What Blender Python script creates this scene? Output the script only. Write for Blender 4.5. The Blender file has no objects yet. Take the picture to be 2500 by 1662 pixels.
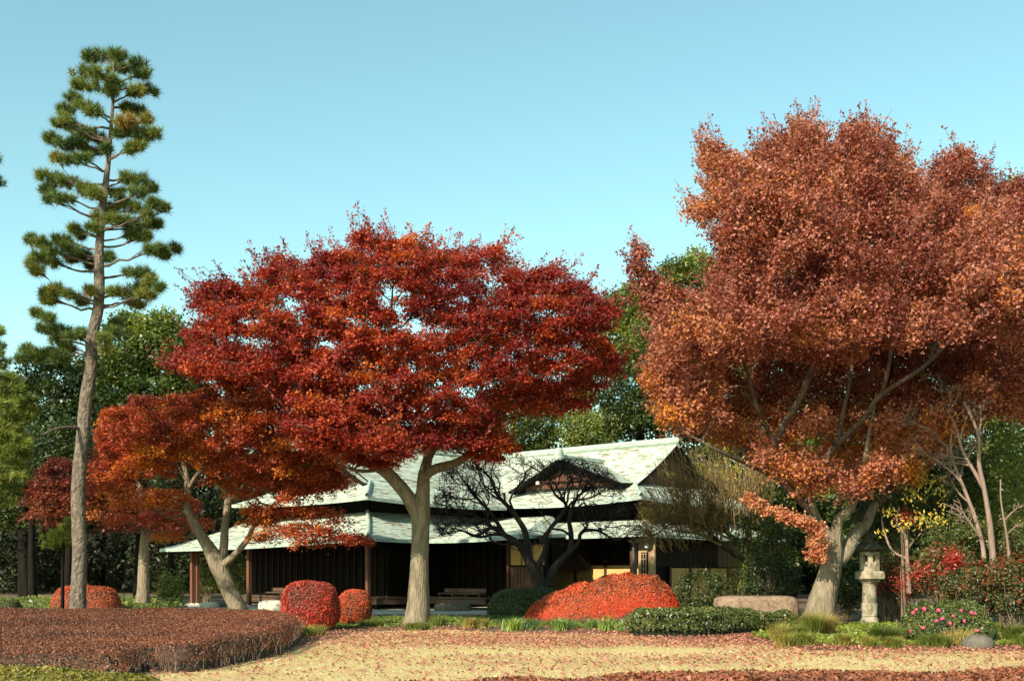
import bpy, math, random
import numpy as np
from mathutils import Vector

# ------------------------------------------------------------------ camera, sky, sun, exposure
scene = bpy.context.scene
col = scene.collection
FPX, CX, HZ, EYE = 2900.0, 1250.0, 1400.0, 1.5      # focal length, centre and horizon in photo pixels
cam_d = bpy.data.cameras.new('camera')
cam_d.sensor_fit = 'HORIZONTAL'
cam_d.sensor_width = 36.0
cam_d.lens = 36.0 * FPX / 2500.0
cam_d.shift_y = (HZ - 831.0) / 2500.0
cam_d.clip_start = 0.1
cam_d.clip_end = 2000.0
cam = bpy.data.objects.new('camera', cam_d)
col.objects.link(cam)
cam.location = (0, 0, EYE)
cam.rotation_euler = (math.radians(90), 0, 0)
scene.camera = cam

SUN_AZ = math.radians(34)      # behind the camera, towards its left
SUN_EL = math.radians(32)
sdir = Vector((-math.sin(SUN_AZ) * math.cos(SUN_EL), -math.cos(SUN_AZ) * math.cos(SUN_EL), math.sin(SUN_EL)))
sun_d = bpy.data.lights.new('sun', 'SUN')
sun_d.energy = 4.2
sun_d.angle = math.radians(0.5)
sun_d.color = (1.0, 0.90, 0.74)
sun = bpy.data.objects.new('sun', sun_d)
col.objects.link(sun)
sun.rotation_euler = (-sdir).to_track_quat('-Z', 'Y').to_euler()

world = bpy.data.worlds.new('World')
scene.world = world
world.use_nodes = True
wn = world.node_tree.nodes
wl = world.node_tree.links
wn.clear()
sky_n = wn.new('ShaderNodeTexSky')
sky_n.sky_type = 'NISHITA'
sky_n.sun_disc = False
sky_n.sun_elevation = SUN_EL
sky_n.sun_rotation = math.atan2(sdir.x, sdir.y)
sky_n.air_density = 1.0
sky_n.dust_density = 0.6
sky_n.ozone_density = 1.0
tintn = wn.new('ShaderNodeMixRGB')
tintn.blend_type = 'MULTIPLY'
tintn.inputs[0].default_value = 1.0
tintn.inputs[2].default_value = (1.07, 1.34, 1.01, 1.0)     # the photograph's green-cyan white balance
bgn = wn.new('ShaderNodeBackground')
bgn.inputs[1].default_value = 0.105
outn = wn.new('ShaderNodeOutputWorld')
wl.new(sky_n.outputs[0], tintn.inputs[1])
wl.new(tintn.outputs[0], bgn.inputs[0])
wl.new(bgn.outputs[0], outn.inputs[0])

vs = scene.view_settings
vs.view_transform = 'Standard'
vs.look = 'None'
vs.exposure = 1.0
vs.gamma = 1.0
vs.use_curve_mapping = False
scene.cycles.max_bounces = 6
scene.cycles.diffuse_bounces = 3
scene.cycles.transmission_bounces = 3
scene.cycles.use_denoising = True

# ------------------------------------------------------------------ helpers
VP = 2500.0 / 2359.0           # the enlarged view I measured in -> photo pixels

def W(px, py, Y):
    return np.array([(px - CX) / FPX * Y, Y, EYE - (py - HZ) / FPX * Y])

def gz(y):
    return np.asarray(y, float) * 0.0

def X(px, Y):
    return (px - CX) / FPX * Y

def tag(o, label=None, cat=None, group=None, kind=None):
    if label: o['label'] = label
    if cat: o['category'] = cat
    if group: o['group'] = group
    if kind: o['kind'] = kind
    return o

def empty(name, loc=(0, 0, 0), label=None, cat=None, group=None):
    o = bpy.data.objects.new(name, None)
    col.objects.link(o)
    o.location = tuple(float(v) for v in loc)
    o.empty_display_size = 0.2
    return tag(o, label, cat, group)

class Geo:
    """collects vertices and faces (3 or 4 corners), then becomes ONE mesh object"""
    def __init__(s):
        s.V, s.Q, s.T, s.n = [], [], [], 0
        s.tv = []
    def add(s, v, q=None, t=None, tint=None):
        v = np.asarray(v, dtype=np.float32).reshape(-1, 3)
        s.V.append(v)
        if q is not None and len(q): s.Q.append(np.asarray(q, dtype=np.int64).reshape(-1, 4) + s.n)
        if t is not None and len(t): s.T.append(np.asarray(t, dtype=np.int64).reshape(-1, 3) + s.n)
        s.tv.append(np.full(len(v), 0.5, np.float32) if tint is None else np.broadcast_to(np.asarray(tint, np.float32), (len(v),)))
        s.n += len(v)
    def mesh(s, name, mat, smooth=False):
        me = bpy.data.meshes.new(name)
        V = np.concatenate(s.V) if s.V else np.zeros((0, 3), np.float32)
        Q = np.concatenate(s.Q) if s.Q else np.zeros((0, 4), np.int64)
        T = np.concatenate(s.T) if s.T else np.zeros((0, 3), np.int64)
        me.vertices.add(len(V))
        me.vertices.foreach_set('co', V.ravel())
        nl = Q.size + T.size
        me.loops.add(nl)
        me.loops.foreach_set('vertex_index', np.concatenate([Q.ravel(), T.ravel()]).astype(np.int32))
        npoly = len(Q) + len(T)
        me.polygons.add(npoly)
        st = np.concatenate([np.arange(len(Q)) * 4, Q.size + np.arange(len(T)) * 3]).astype(np.int32)
        me.polygons.foreach_set('loop_start', st)
        me.polygons.foreach_set('use_smooth', np.full(npoly, smooth, dtype=bool))
        a = me.attributes.new('tint', 'FLOAT', 'POINT')
        a.data.foreach_set('value', np.concatenate(s.tv).astype(np.float32))
        me.materials.append(mat)
        me.update(calc_edges=True)
        me.validate()
        return me
    def build(s, name, mat, parent=None, smooth=False, loc=None):
        me = s.mesh(name, mat, smooth)
        o = bpy.data.objects.new(name, me)
        col.objects.link(o)
        if parent is not None:
            o.parent = parent
            p, off = parent, np.zeros(3)
            while p is not None:
                off = off + np.array(p.location); p = p.parent
            o.location = tuple(-off)
        if loc is not None: o.location = loc
        return o

def smooth_path(P, n=4):
    """Catmull-Rom through the points (any number of columns)"""
    P = np.asarray(P, float)
    if len(P) < 3: 
        t = np.linspace(0, 1, n + 1)[:, None]
        return P[0] * (1 - t) + P[-1] * t
    A = np.vstack([2 * P[0] - P[1], P, 2 * P[-1] - P[-2]])
    out = []
    for i in range(1, len(A) - 2):
        p0, p1, p2, p3 = A[i - 1], A[i], A[i + 1], A[i + 2]
        for k in range(n):
            t = k / n
            out.append(0.5 * ((2 * p1) + (-p0 + p2) * t + (2 * p0 - 5 * p1 + 4 * p2 - p3) * t * t + (-p0 + 3 * p1 - 3 * p2 + p3) * t ** 3))
    out.append(P[-1])
    return np.array(out)

def tube(g, P, R, sides=6, tint=0.5, rough=0.0, rng=None, lobes=0.0):
    P = np.asarray(P, float); n = len(P)
    R = np.broadcast_to(np.asarray(R, float), (n,))
    T = np.gradient(P, axis=0)
    T /= np.linalg.norm(T, axis=1)[:, None] + 1e-9
    ref = np.array([0.13, 0.97, 0.2]) if abs(T[n // 2][2]) > 0.7 else np.array([0.05, 0.1, 1.0])
    U_ = np.cross(T, ref); U_ /= np.linalg.norm(U_, axis=1)[:, None] + 1e-9
    V_ = np.cross(T, U_)
    a = np.linspace(0, 2 * math.pi, sides, endpoint=False)
    rr = np.ones((n, sides))
    if rough and rng is not None:
        base = rng.normal(0, rough, sides)
        rr += base[None, :] + rng.normal(0, rough * 0.35, (n, sides))
    if lobes:
        k = np.arange(n) / max(1, n - 1)
        rr += lobes * np.exp(-k * 9)[:, None] * np.cos(a * 5 + 1.0)[None, :]
    v = P[:, None, :] + (R[:, None] * rr)[:, :, None] * (np.cos(a)[None, :, None] * U_[:, None, :] + np.sin(a)[None, :, None] * V_[:, None, :])
    idx = np.arange(n * sides).reshape(n, sides)
    q = np.stack([idx[:-1], np.roll(idx, -1, 1)[:-1], np.roll(idx, -1, 1)[1:], idx[1:]], -1).reshape(-1, 4)
    g.add(v.reshape(-1, 3), q, tint=tint)

BOXQ = [(0, 3, 2, 1), (4, 5, 6, 7), (0, 1, 5, 4), (1, 2, 6, 5), (2, 3, 7, 6), (3, 0, 4, 7)]
def hexa(g, p8, tint=0.5):
    g.add(p8, BOXQ, tint=tint)

def box(g, lo, hi, tint=0.5, ax=None, org=(0, 0, 0)):
    x0, y0, z0 = lo; x1, y1, z1 = hi
    p = np.array([(x0, y0, z0), (x1, y0, z0), (x1, y1, z0), (x0, y1, z0), (x0, y0, z1), (x1, y0, z1), (x1, y1, z1), (x0, y1, z1)], float)
    if ax is not None:
        p = p[:, :1] * np.array([*ax[0], 0]) + p[:, 1:2] * np.array([*ax[1], 0]) + p[:, 2:3] * np.array([0, 0, 1])
    hexa(g, p + np.asarray(org, float), tint)

def lathe(g, prof, c, sides=12, tint=0.5, rot=0.0, sq=None):
    """prof: (radius, z) rows"""
    prof = np.asarray(prof, float)
    a = np.linspace(0, 2 * math.pi, sides, endpoint=False) + rot
    v = np.stack([prof[:, None, 0] * np.cos(a), prof[:, None, 0] * np.sin(a), np.repeat(prof[:, 1:2], sides, 1)], -1) + np.asarray(c, float)
    n = len(prof)
    idx = np.arange(n * sides).reshape(n, sides)
    q = np.stack([idx[:-1], np.roll(idx, -1, 1)[:-1], np.roll(idx, -1, 1)[1:], idx[1:]], -1).reshape(-1, 4)
    g.add(v.reshape(-1, 3), q, tint=tint)

def unit(a):
    return a / (np.linalg.norm(a, axis=-1, keepdims=True) + 1e-9)

def leaves(g, C, N, size, rng, tint, aspect=0.7, jit=0.5, fold=0.12, droop=0.0):
    """kite shaped leaves, one folded quad each"""
    n = len(C)
    Nn = unit(N + rng.normal(0, jit, (n, 3)))
    D = unit(np.cross(Nn, rng.normal(0, 1, (n, 3))))
    if droop: D = unit(D + np.array([0, 0, -droop])); Nn = unit(Nn - D * np.sum(Nn * D, 1)[:, None])
    S = np.cross(Nn, D)
    L = (size * rng.uniform(0.65, 1.25, n))[:, None]
    w = L * aspect * 0.5
    f = Nn * L * fold
    if n > 12000:                # masses of small leaves: one three cornered face each
        w = w * 1.25
        a = rng.uniform(-.35, .35, (n, 1))
        v = np.stack([C - D * L * 0.42 + S * w * (1 + a), C - D * L * 0.42 - S * w * (1 - a) + f, C + D * L * 0.55], 1)
        g.add(v.reshape(-1, 3), t=np.arange(n * 3).reshape(n, 3), tint=np.repeat(np.broadcast_to(tint, (n,)), 3))
        return
    v = np.stack([C - D * L * 0.5, C + S * w + D * L * 0.05 + f, C + D * L * 0.5, C - S * w + D * L * 0.05 + f], 1)
    q = np.arange(n * 4).reshape(n, 4)
    g.add(v.reshape(-1, 3), q, tint=np.repeat(np.broadcast_to(tint, (n,)), 4))

def needles(g, C, Dir, rng, n, length, width, spread, tint):
    """tufts of needles round shoot tips"""
    k = len(C)
    c = np.repeat(C, n, 0)
    d = np.repeat(Dir, n, 0)
    r = unit(rng.normal(0, 1, (k * n, 3)))
    d2 = unit(d * rng.uniform(0.1, 1.0, (k * n, 1)) + r * spread)
    base = c - d * rng.uniform(0, 0.10, (k * n, 1)) * length / 0.15
    L = length * rng.uniform(0.6, 1.15, (k * n, 1))
    s = unit(np.cross(d2, rng.normal(0, 1, (k * n, 3)))) * width * 0.5
    v = np.stack([base - s, base + s, base + d2 * L], 1)
    t = np.arange(k * n * 3).reshape(-1, 3)
    tt = np.clip(np.repeat(tint, n) + rng.normal(0, 0.09, k * n), 0, 1)
    g.add(v.reshape(-1, 3), t=t, tint=np.repeat(tt, 3))

def blades(g, C, rng, h, w, lean, tint, curl=0.5):
    """grass blades: bent strips, three sections"""
    n = len(C)
    a = rng.uniform(0, 2 * math.pi, n)
    d = np.stack([np.cos(a), np.sin(a), np.zeros(n)], 1)
    L = (h * rng.uniform(0.55, 1.15, n))[:, None]
    ln = (lean * rng.uniform(0.2, 1.2, n))[:, None]
    s = np.stack([-np.sin(a + 0.6), np.cos(a + 0.6), np.zeros(n)], 1) * (w * 0.5)
    up = np.array([0, 0, 1.0])
    p0 = C
    p1 = C + up * L * 0.6 + d * L * ln * 0.35
    p2 = C + up * L * (1.0 - curl * ln * 0.6) + d * L * ln * 1.0
    v = np.stack([p0 - s, p0 + s, p1 + s * 0.8, p1 - s * 0.8, p2], 1)
    b = (np.arange(n) * 5)[:, None]
    g.add(v.reshape(-1, 3), (b + np.array([0, 1, 2, 3])), (b + np.array([3, 2, 4])), tint=np.repeat(np.broadcast_to(tint, (n,)), 5))

def inpoly(P, poly):
    poly = np.asarray(poly, float)
    x, y = P[:, 0], P[:, 1]
    inside = np.zeros(len(P), bool)
    j = len(poly) - 1
    for i in range(len(poly)):
        xi, yi = poly[i]; xj, yj = poly[j]
        c = ((yi > y) != (yj > y)) & (x < (xj - xi) * (y - yi) / (yj - yi + 1e-12) + xi)
        inside ^= c
        j = i
    return inside

def edged(P, poly):
    poly = np.asarray(poly, float)
    d = np.full(len(P), 1e9)
    for i in range(len(poly)):
        a, b = poly[i], poly[(i + 1) % len(poly)]
        ab = b - a
        t = np.clip(((P - a) @ ab) / (ab @ ab + 1e-12), 0, 1)
        d = np.minimum(d, np.linalg.norm(P - (a + t[:, None] * ab), axis=1))
    return d

# value noise on points, cheap
_nt = np.random.default_rng(7).uniform(-1, 1, (64, 64, 64)).astype(np.float32)
def vnoise(P, scale):
    p = np.asarray(P, float) * scale + 1000.0
    i = np.floor(p).astype(int); f = p - i
    f = f * f * (3 - 2 * f)
    out = 0
    for dx in (0, 1):
        for dy in (0, 1):
            for dz in (0, 1):
                w = (f[:, 0] if dx else 1 - f[:, 0]) * (f[:, 1] if dy else 1 - f[:, 1]) * (f[:, 2] if dz else 1 - f[:, 2])
                out = out + w * _nt[(i[:, 0] + dx) % 64, (i[:, 1] + dy) % 64, (i[:, 2] + dz) % 64]
    return out

# ------------------------------------------------------------------ materials
def new_mat(name):
    m = bpy.data.materials.new(name)
    m.use_nodes = True
    nt = m.node_tree
    nt.nodes.clear()
    out = nt.nodes.new('ShaderNodeOutputMaterial')
    return m, nt, out

def ramp(nt, cols):
    r = nt.nodes.new('ShaderNodeValToRGB')
    e = r.color_ramp.elements
    while len(e) < len(cols): e.new(0.5)
    for i, (p, c) in enumerate(cols):
        e[i].position = p
        e[i].color = (*c, 1)
    return r

def leaf_mat(name, cols, rough=0.5, spec=0.4, trans=0.35, tsat=1.25):
    m, nt, out = new_mat(name)
    at = nt.nodes.new('ShaderNodeAttribute'); at.attribute_name = 'tint'
    r = ramp(nt, cols)
    nt.links.new(at.outputs['Fac'], r.inputs[0])
    p = nt.nodes.new('ShaderNodeBsdfPrincipled')
    p.inputs['Roughness'].default_value = rough
    p.inputs['Specular IOR Level'].default_value = spec
    nt.links.new(r.outputs[0], p.inputs['Base Color'])
    t = nt.nodes.new('ShaderNodeBsdfTranslucent')
    h = nt.nodes.new('ShaderNodeHueSaturation')
    h.inputs['Saturation'].default_value = tsat
    h.inputs['Value'].default_value = 1.3
    nt.links.new(r.outputs[0], h.inputs['Color'])
    nt.links.new(h.outputs[0], t.inputs[0])
    mx = nt.nodes.new('ShaderNodeMixShader')
    mx.inputs[0].default_value = trans
    nt.links.new(p.outputs[0], mx.inputs[1])
    nt.links.new(t.outputs[0], mx.inputs[2])
    nt.links.new(mx.outputs[0], out.inputs[0])
    return m

def solid_mat(name, cols, scale=(3, 3, 3), detail=6, rough=0.8, bump=0.3, bdist=0.02, spec=0.3, bscale=None, wave=None, dist=0.5, tintmix=0.0):
    """noise mottled colours with a bump; scale stretches the noise per axis"""
    m, nt, out = new_mat(name)
    tc = nt.nodes.new('ShaderNodeTexCoord')
    mp = nt.nodes.new('ShaderNodeMapping')
    mp.inputs['Scale'].default_value = scale
    nt.links.new(tc.outputs['Object'], mp.inputs[0])
    n = nt.nodes.new('ShaderNodeTexNoise')
    n.inputs['Scale'].default_value = 1.0
    n.inputs['Detail'].default_value = detail
    n.inputs['Roughness'].default_value = 0.62
    n.inputs['Distortion'].default_value = dist
    nt.links.new(mp.outputs[0], n.inputs['Vector'])
    r = ramp(nt, cols)
    src = n.outputs['Fac']
    if tintmix:
        at = nt.nodes.new('ShaderNodeAttribute'); at.attribute_name = 'tint'
        ma = nt.nodes.new('ShaderNodeMath'); ma.operation = 'MULTIPLY_ADD'
        nt.links.new(at.outputs['Fac'], ma.inputs[0])
        ma.inputs[1].default_value = tintmix
        sb = nt.nodes.new('ShaderNodeMath'); sb.operation = 'SUBTRACT'
        nt.links.new(n.outputs['Fac'], sb.inputs[0]); sb.inputs[1].default_value = tintmix * 0.5
        nt.links.new(sb.outputs[0], ma.inputs[2])
        src = ma.outputs[0]
    nt.links.new(src, r.inputs[0])
    p = nt.nodes.new('ShaderNodeBsdfPrincipled')
    p.inputs['Roughness'].default_value = rough
    p.inputs['Specular IOR Level'].default_value = spec
    nt.links.new(r.outputs[0], p.inputs['Base Color'])
    if bump:
        n2 = nt.nodes.new('ShaderNodeTexNoise')
        n2.inputs['Scale'].default_value = 1.0
        n2.inputs['Detail'].default_value = 5
        mp2 = nt.nodes.new('ShaderNodeMapping')
        mp2.inputs['Scale'].default_value = bscale or tuple(3 * s for s in scale)
        nt.links.new(tc.outputs['Object'], mp2.inputs[0])
        nt.links.new(mp2.outputs[0], n2.inputs['Vector'])
        b = nt.nodes.new('ShaderNodeBump')
        b.inputs['Strength'].default_value = bump
        b.inputs['Distance'].default_value = bdist
        nt.links.new(n2.outputs['Fac'], b.inputs['Height'])
        nt.links.new(b.outputs[0], p.inputs['Normal'])
    nt.links.new(p.outputs[0], out.inputs[0])
    return m

M = {}
M['maple_bark'] = solid_mat('maple_bark', [(0.25, (0.085, 0.065, 0.042)), (0.5, (0.21, 0.165, 0.105)), (0.75, (0.33, 0.265, 0.185))], (4, 4, 1.3), detail=10, bump=1.0, bdist=0.07, bscale=(24, 24, 3.0), dist=1.2)
M['maple_twig'] = solid_mat('maple_twig', [(0.3, (0.06, 0.04, 0.03)), (0.7, (0.16, 0.11, 0.075))], (4, 4, 3), bump=0.4)
M['pine_bark'] = solid_mat('pine_bark', [(0.3, (0.05, 0.04, 0.03)), (0.5, (0.145, 0.11, 0.08)), (0.72, (0.24, 0.185, 0.135))], (10, 10, 6), bump=1.0, bdist=0.08, bscale=(15, 15, 9))
M['plum_bark'] = solid_mat('plum_bark', [(0.3, (0.012, 0.009, 0.008)), (0.7, (0.045, 0.035, 0.028))], (6, 6, 3), bump=0.8, bdist=0.04)
M['pale_bark'] = solid_mat('pale_bark', [(0.3, (0.13, 0.085, 0.065)), (0.7, (0.30, 0.21, 0.16))], (8, 8, 2), bump=0.5)
M['dark_bark'] = solid_mat('dark_bark', [(0.3, (0.004, 0.003, 0.002)), (0.7, (0.016, 0.012, 0.009))], (5, 5, 2), bump=0.6, spec=0.1)
M['twig_olive'] = solid_mat('twig_olive', [(0.3, (0.13, 0.09, 0.04)), (0.7, (0.30, 0.21, 0.09))], (4, 4, 3), bump=0.2)
M['crimson'] = leaf_mat('crimson_maple_leaf', [(0.0, (0.13, 0.016, 0.018)), (0.35, (0.28, 0.034, 0.026)), (0.6, (0.42, 0.065, 0.028)), (0.85, (0.54, 0.14, 0.022)), (1.0, (0.62, 0.24, 0.03))], rough=0.5, spec=0.32, trans=0.38)
M['orange'] = leaf_mat('orange_maple_leaf', [(0.0, (0.20, 0.032, 0.022)), (0.4, (0.40, 0.085, 0.045)), (0.7, (0.48, 0.13, 0.035)), (1.0, (0.60, 0.25, 0.03))], rough=0.5, spec=0.32, trans=0.4)
M['shade_painted_orange'] = leaf_mat('shade_painted_maple_leaf', [(0.0, (0.07, 0.012, 0.009)), (0.4, (0.17, 0.036, 0.02)), (0.7, (0.30, 0.085, 0.03)), (1.0, (0.44, 0.16, 0.03))], rough=0.45, spec=0.4, trans=0.35)  # darkened copy of the orange leaf, shade put into the colour
M['russet'] = leaf_mat('russet_maple_leaf', [(0.0, (0.14, 0.028, 0.022)), (0.3, (0.30, 0.09, 0.060)), (0.6, (0.44, 0.18, 0.115)), (0.78, (0.50, 0.17, 0.05)), (1.0, (0.62, 0.25, 0.025))], rough=0.5, spec=0.32, trans=0.35)
M['salmon'] = leaf_mat('salmon_maple_leaf', [(0.0, (0.34, 0.10, 0.055)), (0.5, (0.52, 0.20, 0.10)), (1.0, (0.64, 0.32, 0.16))], trans=0.3)
M['pine'] = leaf_mat('pine_needle', [(0.0, (0.025, 0.05, 0.018)), (0.4, (0.085, 0.13, 0.028)), (0.7, (0.18, 0.205, 0.035)), (1.0, (0.33, 0.18, 0.045))], rough=0.5, spec=0.35, trans=0.15)
M['pine_light'] = leaf_mat('light_pine_needle', [(0.0, (0.08, 0.12, 0.02)), (0.5, (0.19, 0.23, 0.04)), (1.0, (0.33, 0.32, 0.06))], rough=0.55, spec=0.3, trans=0.2)
M['evergreen'] = leaf_mat('evergreen_leaf', [(0.0, (0.022, 0.038, 0.010)), (0.5, (0.075, 0.098, 0.020)), (0.85, (0.14, 0.155, 0.03)), (1.0, (0.24, 0.23, 0.05))], rough=0.38, spec=0.5, trans=0.2)
M['lightgreen'] = leaf_mat('light_evergreen_leaf', [(0.0, (0.05, 0.075, 0.016)), (0.5, (0.16, 0.19, 0.035)), (1.0, (0.34, 0.33, 0.05))], rough=0.4, spec=0.5, trans=0.25)
M['yellow'] = leaf_mat('yellow_leaf', [(0.0, (0.30, 0.20, 0.03)), (1.0, (0.68, 0.54, 0.09))], trans=0.3)
M['bamboo'] = leaf_mat('bamboo_leaf', [(0.0, (0.05, 0.08, 0.012)), (0.5, (0.16, 0.20, 0.03)), (1.0, (0.34, 0.33, 0.05))], trans=0.3)
M['nandina'] = leaf_mat('nandina_leaf', [(0.0, (0.015, 0.03, 0.01)), (0.45, (0.06, 0.08, 0.02)), (0.65, (0.14, 0.10, 0.03)), (0.8, (0.22, 0.05, 0.02)), (1.0, (0.42, 0.02, 0.015))], rough=0.4, spec=0.5, trans=0.25)
M['red_bush'] = leaf_mat('red_enkianthus_leaf', [(0.0, (0.17, 0.07, 0.045)), (0.3, (0.34, 0.055, 0.03)), (0.65, (0.56, 0.045, 0.025)), (1.0, (0.64, 0.20, 0.035))], trans=0.3)
M['rust_bush'] = leaf_mat('rust_bush_leaf', [(0.0, (0.20, 0.08, 0.045)), (0.3, (0.40, 0.10, 0.04)), (0.6, (0.60, 0.105, 0.03)), (1.0, (0.68, 0.045, 0.02))], trans=0.3)
M['brown_hedge'] = leaf_mat('brown_azalea_leaf', [(0.0, (0.07, 0.032, 0.020)), (0.4, (0.19, 0.066, 0.034)), (0.75, (0.28, 0.10, 0.045)), (1.0, (0.42, 0.12, 0.06))], trans=0.15)
M['olive_hedge'] = leaf_mat('olive_azalea_leaf', [(0.0, (0.07, 0.07, 0.012)), (0.5, (0.20, 0.17, 0.025)), (1.0, (0.36, 0.29, 0.04))], trans=0.2)
M['camellia'] = leaf_mat('camellia_leaf', [(0.0, (0.018, 0.030, 0.009)), (0.5, (0.07, 0.092, 0.020)), (0.9, (0.17, 0.17, 0.04)), (1.0, (0.28, 0.20, 0.05))], rough=0.38, spec=0.5, trans=0.15)
M['grass'] = leaf_mat('sedge_blade', [(0.0, (0.06, 0.09, 0.014)), (0.45, (0.16, 0.19, 0.03)), (0.75, (0.34, 0.27, 0.07)), (1.0, (0.50, 0.33, 0.12))], rough=0.5, trans=0.25)
M['iris'] = leaf_mat('iris_blade', [(0.0, (0.08, 0.13, 0.05)), (0.5, (0.18, 0.26, 0.07)), (1.0, (0.36, 0.42, 0.06))], rough=0.4, trans=0.3)
M['lawn_blade'] = leaf_mat('dry_lawn_blade', [(0.0, (0.32, 0.25, 0.07)), (0.5, (0.52, 0.385, 0.155)), (1.0, (0.66, 0.50, 0.26))], rough=0.7, spec=0.2, trans=0.2)
M['fallen'] = leaf_mat('fallen_leaf', [(0.0, (0.22, 0.06, 0.04)), (0.5, (0.42, 0.17, 0.11)), (0.85, (0.54, 0.28, 0.17)), (1.0, (0.78, 0.62, 0.38))], rough=0.6, trans=0.1)
M['moss'] = leaf_mat('ground_cover_leaf', [(0.0, (0.04, 0.07, 0.012)), (0.5, (0.13, 0.17, 0.02)), (1.0, (0.28, 0.30, 0.035))], rough=0.5, trans=0.2)
M['pink'] = leaf_mat('pink_petal', [(0.0, (0.60, 0.04, 0.12)), (1.0, (0.80, 0.18, 0.30))], trans=0.25)
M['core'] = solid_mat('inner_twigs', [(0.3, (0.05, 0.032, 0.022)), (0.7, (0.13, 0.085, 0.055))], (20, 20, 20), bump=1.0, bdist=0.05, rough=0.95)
M['stem'] = solid_mat('shrub_stem', [(0.3, (0.10, 0.065, 0.042)), (0.7, (0.26, 0.19, 0.125))], (6, 6, 4), bump=0.3)
M['soil'] = solid_mat('leafy_soil', [(0.3, (0.05, 0.032, 0.018)), (0.5, (0.13, 0.085, 0.05)), (0.68, (0.24, 0.14, 0.08)), (0.8, (0.16, 0.15, 0.05))], (2.2, 2.2, 2.2), detail=10, bump=0.8, bdist=0.03)
M['lawn'] = solid_mat('dry_lawn', [(0.25, (0.30, 0.19, 0.10)), (0.42, (0.46, 0.33, 0.15)), (0.58, (0.50, 0.40, 0.18)), (0.8, (0.44, 0.40, 0.15))], (0.9, 0.9, 0.9), detail=12, bump=0.6, bdist=0.02, bscale=(30, 30, 30), rough=0.9)
M['gravel'] = solid_mat('pale_gravel', [(0.3, (0.30, 0.28, 0.22)), (0.7, (0.62, 0.57, 0.46))], (25, 25, 25), detail=8, bump=0.8, bdist=0.02, rough=0.9)
M['shingle'] = solid_mat('weathered_copper_shingle', [(0.34, (0.12, 0.085, 0.05)), (0.44, (0.27, 0.26, 0.18)), (0.52, (0.41, 0.46, 0.37)), (0.75, (0.49, 0.59, 0.50))], (1.3, 1.3, 10), detail=12, bump=0.3, bdist=0.01, rough=0.6, dist=2.0, tintmix=0.22)
M['verdigris'] = solid_mat('verdigris_trim', [(0.3, (0.22, 0.25, 0.19)), (0.7, (0.42, 0.52, 0.44))], (3, 3, 6), bump=0.2, rough=0.6)
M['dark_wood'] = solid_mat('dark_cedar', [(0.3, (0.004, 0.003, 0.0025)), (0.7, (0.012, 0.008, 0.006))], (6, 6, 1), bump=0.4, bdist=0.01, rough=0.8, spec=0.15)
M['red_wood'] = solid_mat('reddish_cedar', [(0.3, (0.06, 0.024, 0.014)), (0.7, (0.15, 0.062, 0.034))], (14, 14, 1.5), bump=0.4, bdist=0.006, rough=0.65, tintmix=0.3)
M['bench_wood'] = solid_mat('worn_bench_wood', [(0.3, (0.05, 0.026, 0.016)), (0.7, (0.14, 0.08, 0.048))], (3, 14, 14), bump=0.3, bdist=0.005, rough=0.6)
M['ochre'] = solid_mat('ochre_plaster', [(0.3, (0.50, 0.295, 0.10)), (0.7, (0.62, 0.385, 0.15))], (1.5, 1.5, 1.5), bump=0.15, bdist=0.005, rough=0.9)
M['tan_wood'] = solid_mat('tan_timber', [(0.3, (0.26, 0.17, 0.09)), (0.7, (0.44, 0.30, 0.17))], (12, 12, 1.2), bump=0.3, bdist=0.005)
M['pipe'] = solid_mat('aged_copper_pipe', [(0.3, (0.08, 0.10, 0.09)), (0.7, (0.16, 0.20, 0.18))], (5, 5, 5), bump=0.1, rough=0.5)
M['stone_light'] = solid_mat('pale_step_stone', [(0.3, (0.42, 0.38, 0.28)), (0.7, (0.66, 0.60, 0.46))], (5, 5, 5), bump=0.5, bdist=0.02)
M['granite'] = solid_mat('weathered_granite', [(0.30, (0.05, 0.05, 0.03)), (0.42, (0.20, 0.175, 0.115)), (0.55, (0.34, 0.29, 0.20)), (0.72, (0.44, 0.38, 0.28))], (4, 4, 3), detail=12, bump=0.8, bdist=0.03, rough=0.9, dist=1.5)
M['brown_stone'] = solid_mat('brown_granite', [(0.3, (0.12, 0.08, 0.055)), (0.5, (0.24, 0.165, 0.11)), (0.75, (0.35, 0.25, 0.17))], (9, 9, 9), detail=10, bump=0.6, bdist=0.03, rough=0.9)
M['grey_stone'] = solid_mat('grey_boulder', [(0.3, (0.07, 0.06, 0.045)), (0.7, (0.16, 0.135, 0.105))], (7, 7, 7), detail=9, bump=0.6, bdist=0.03, rough=0.9)
M['shade_dark_granite'] = solid_mat('shade_painted_granite', [(0.3, (0.035, 0.032, 0.022)), (0.7, (0.12, 0.11, 0.075))], (6, 6, 5), detail=9, bump=0.6, bdist=0.02, rough=0.95)  # darkened granite: shade on the lantern top is put into the colour
M['shade_painted_red_wood'] = solid_mat('shade_painted_cedar', [(0.3, (0.010, 0.006, 0.004)), (0.7, (0.035, 0.018, 0.011))], (14, 14, 1.5), bump=0.3, bdist=0.006, rough=0.8, spec=0.2)  # near-black copy of the reddish cedar, eave shade painted into the colour
M['shade_painted_leaf'] = leaf_mat('shade_painted_evergreen_leaf', [(0.0, (0.005, 0.008, 0.003)), (0.6, (0.018, 0.026, 0.008)), (1.0, (0.05, 0.06, 0.016))], rough=0.5, spec=0.3, trans=0.15)  # near-black evergreen leaf, the colour itself stands in for tree shade
M['green_core'] = solid_mat('inner_leaf_mass', [(0.3, (0.012, 0.014, 0.006)), (0.7, (0.035, 0.036, 0.014))], (20, 20, 20), bump=1.0, bdist=0.05, rough=0.95)
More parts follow.
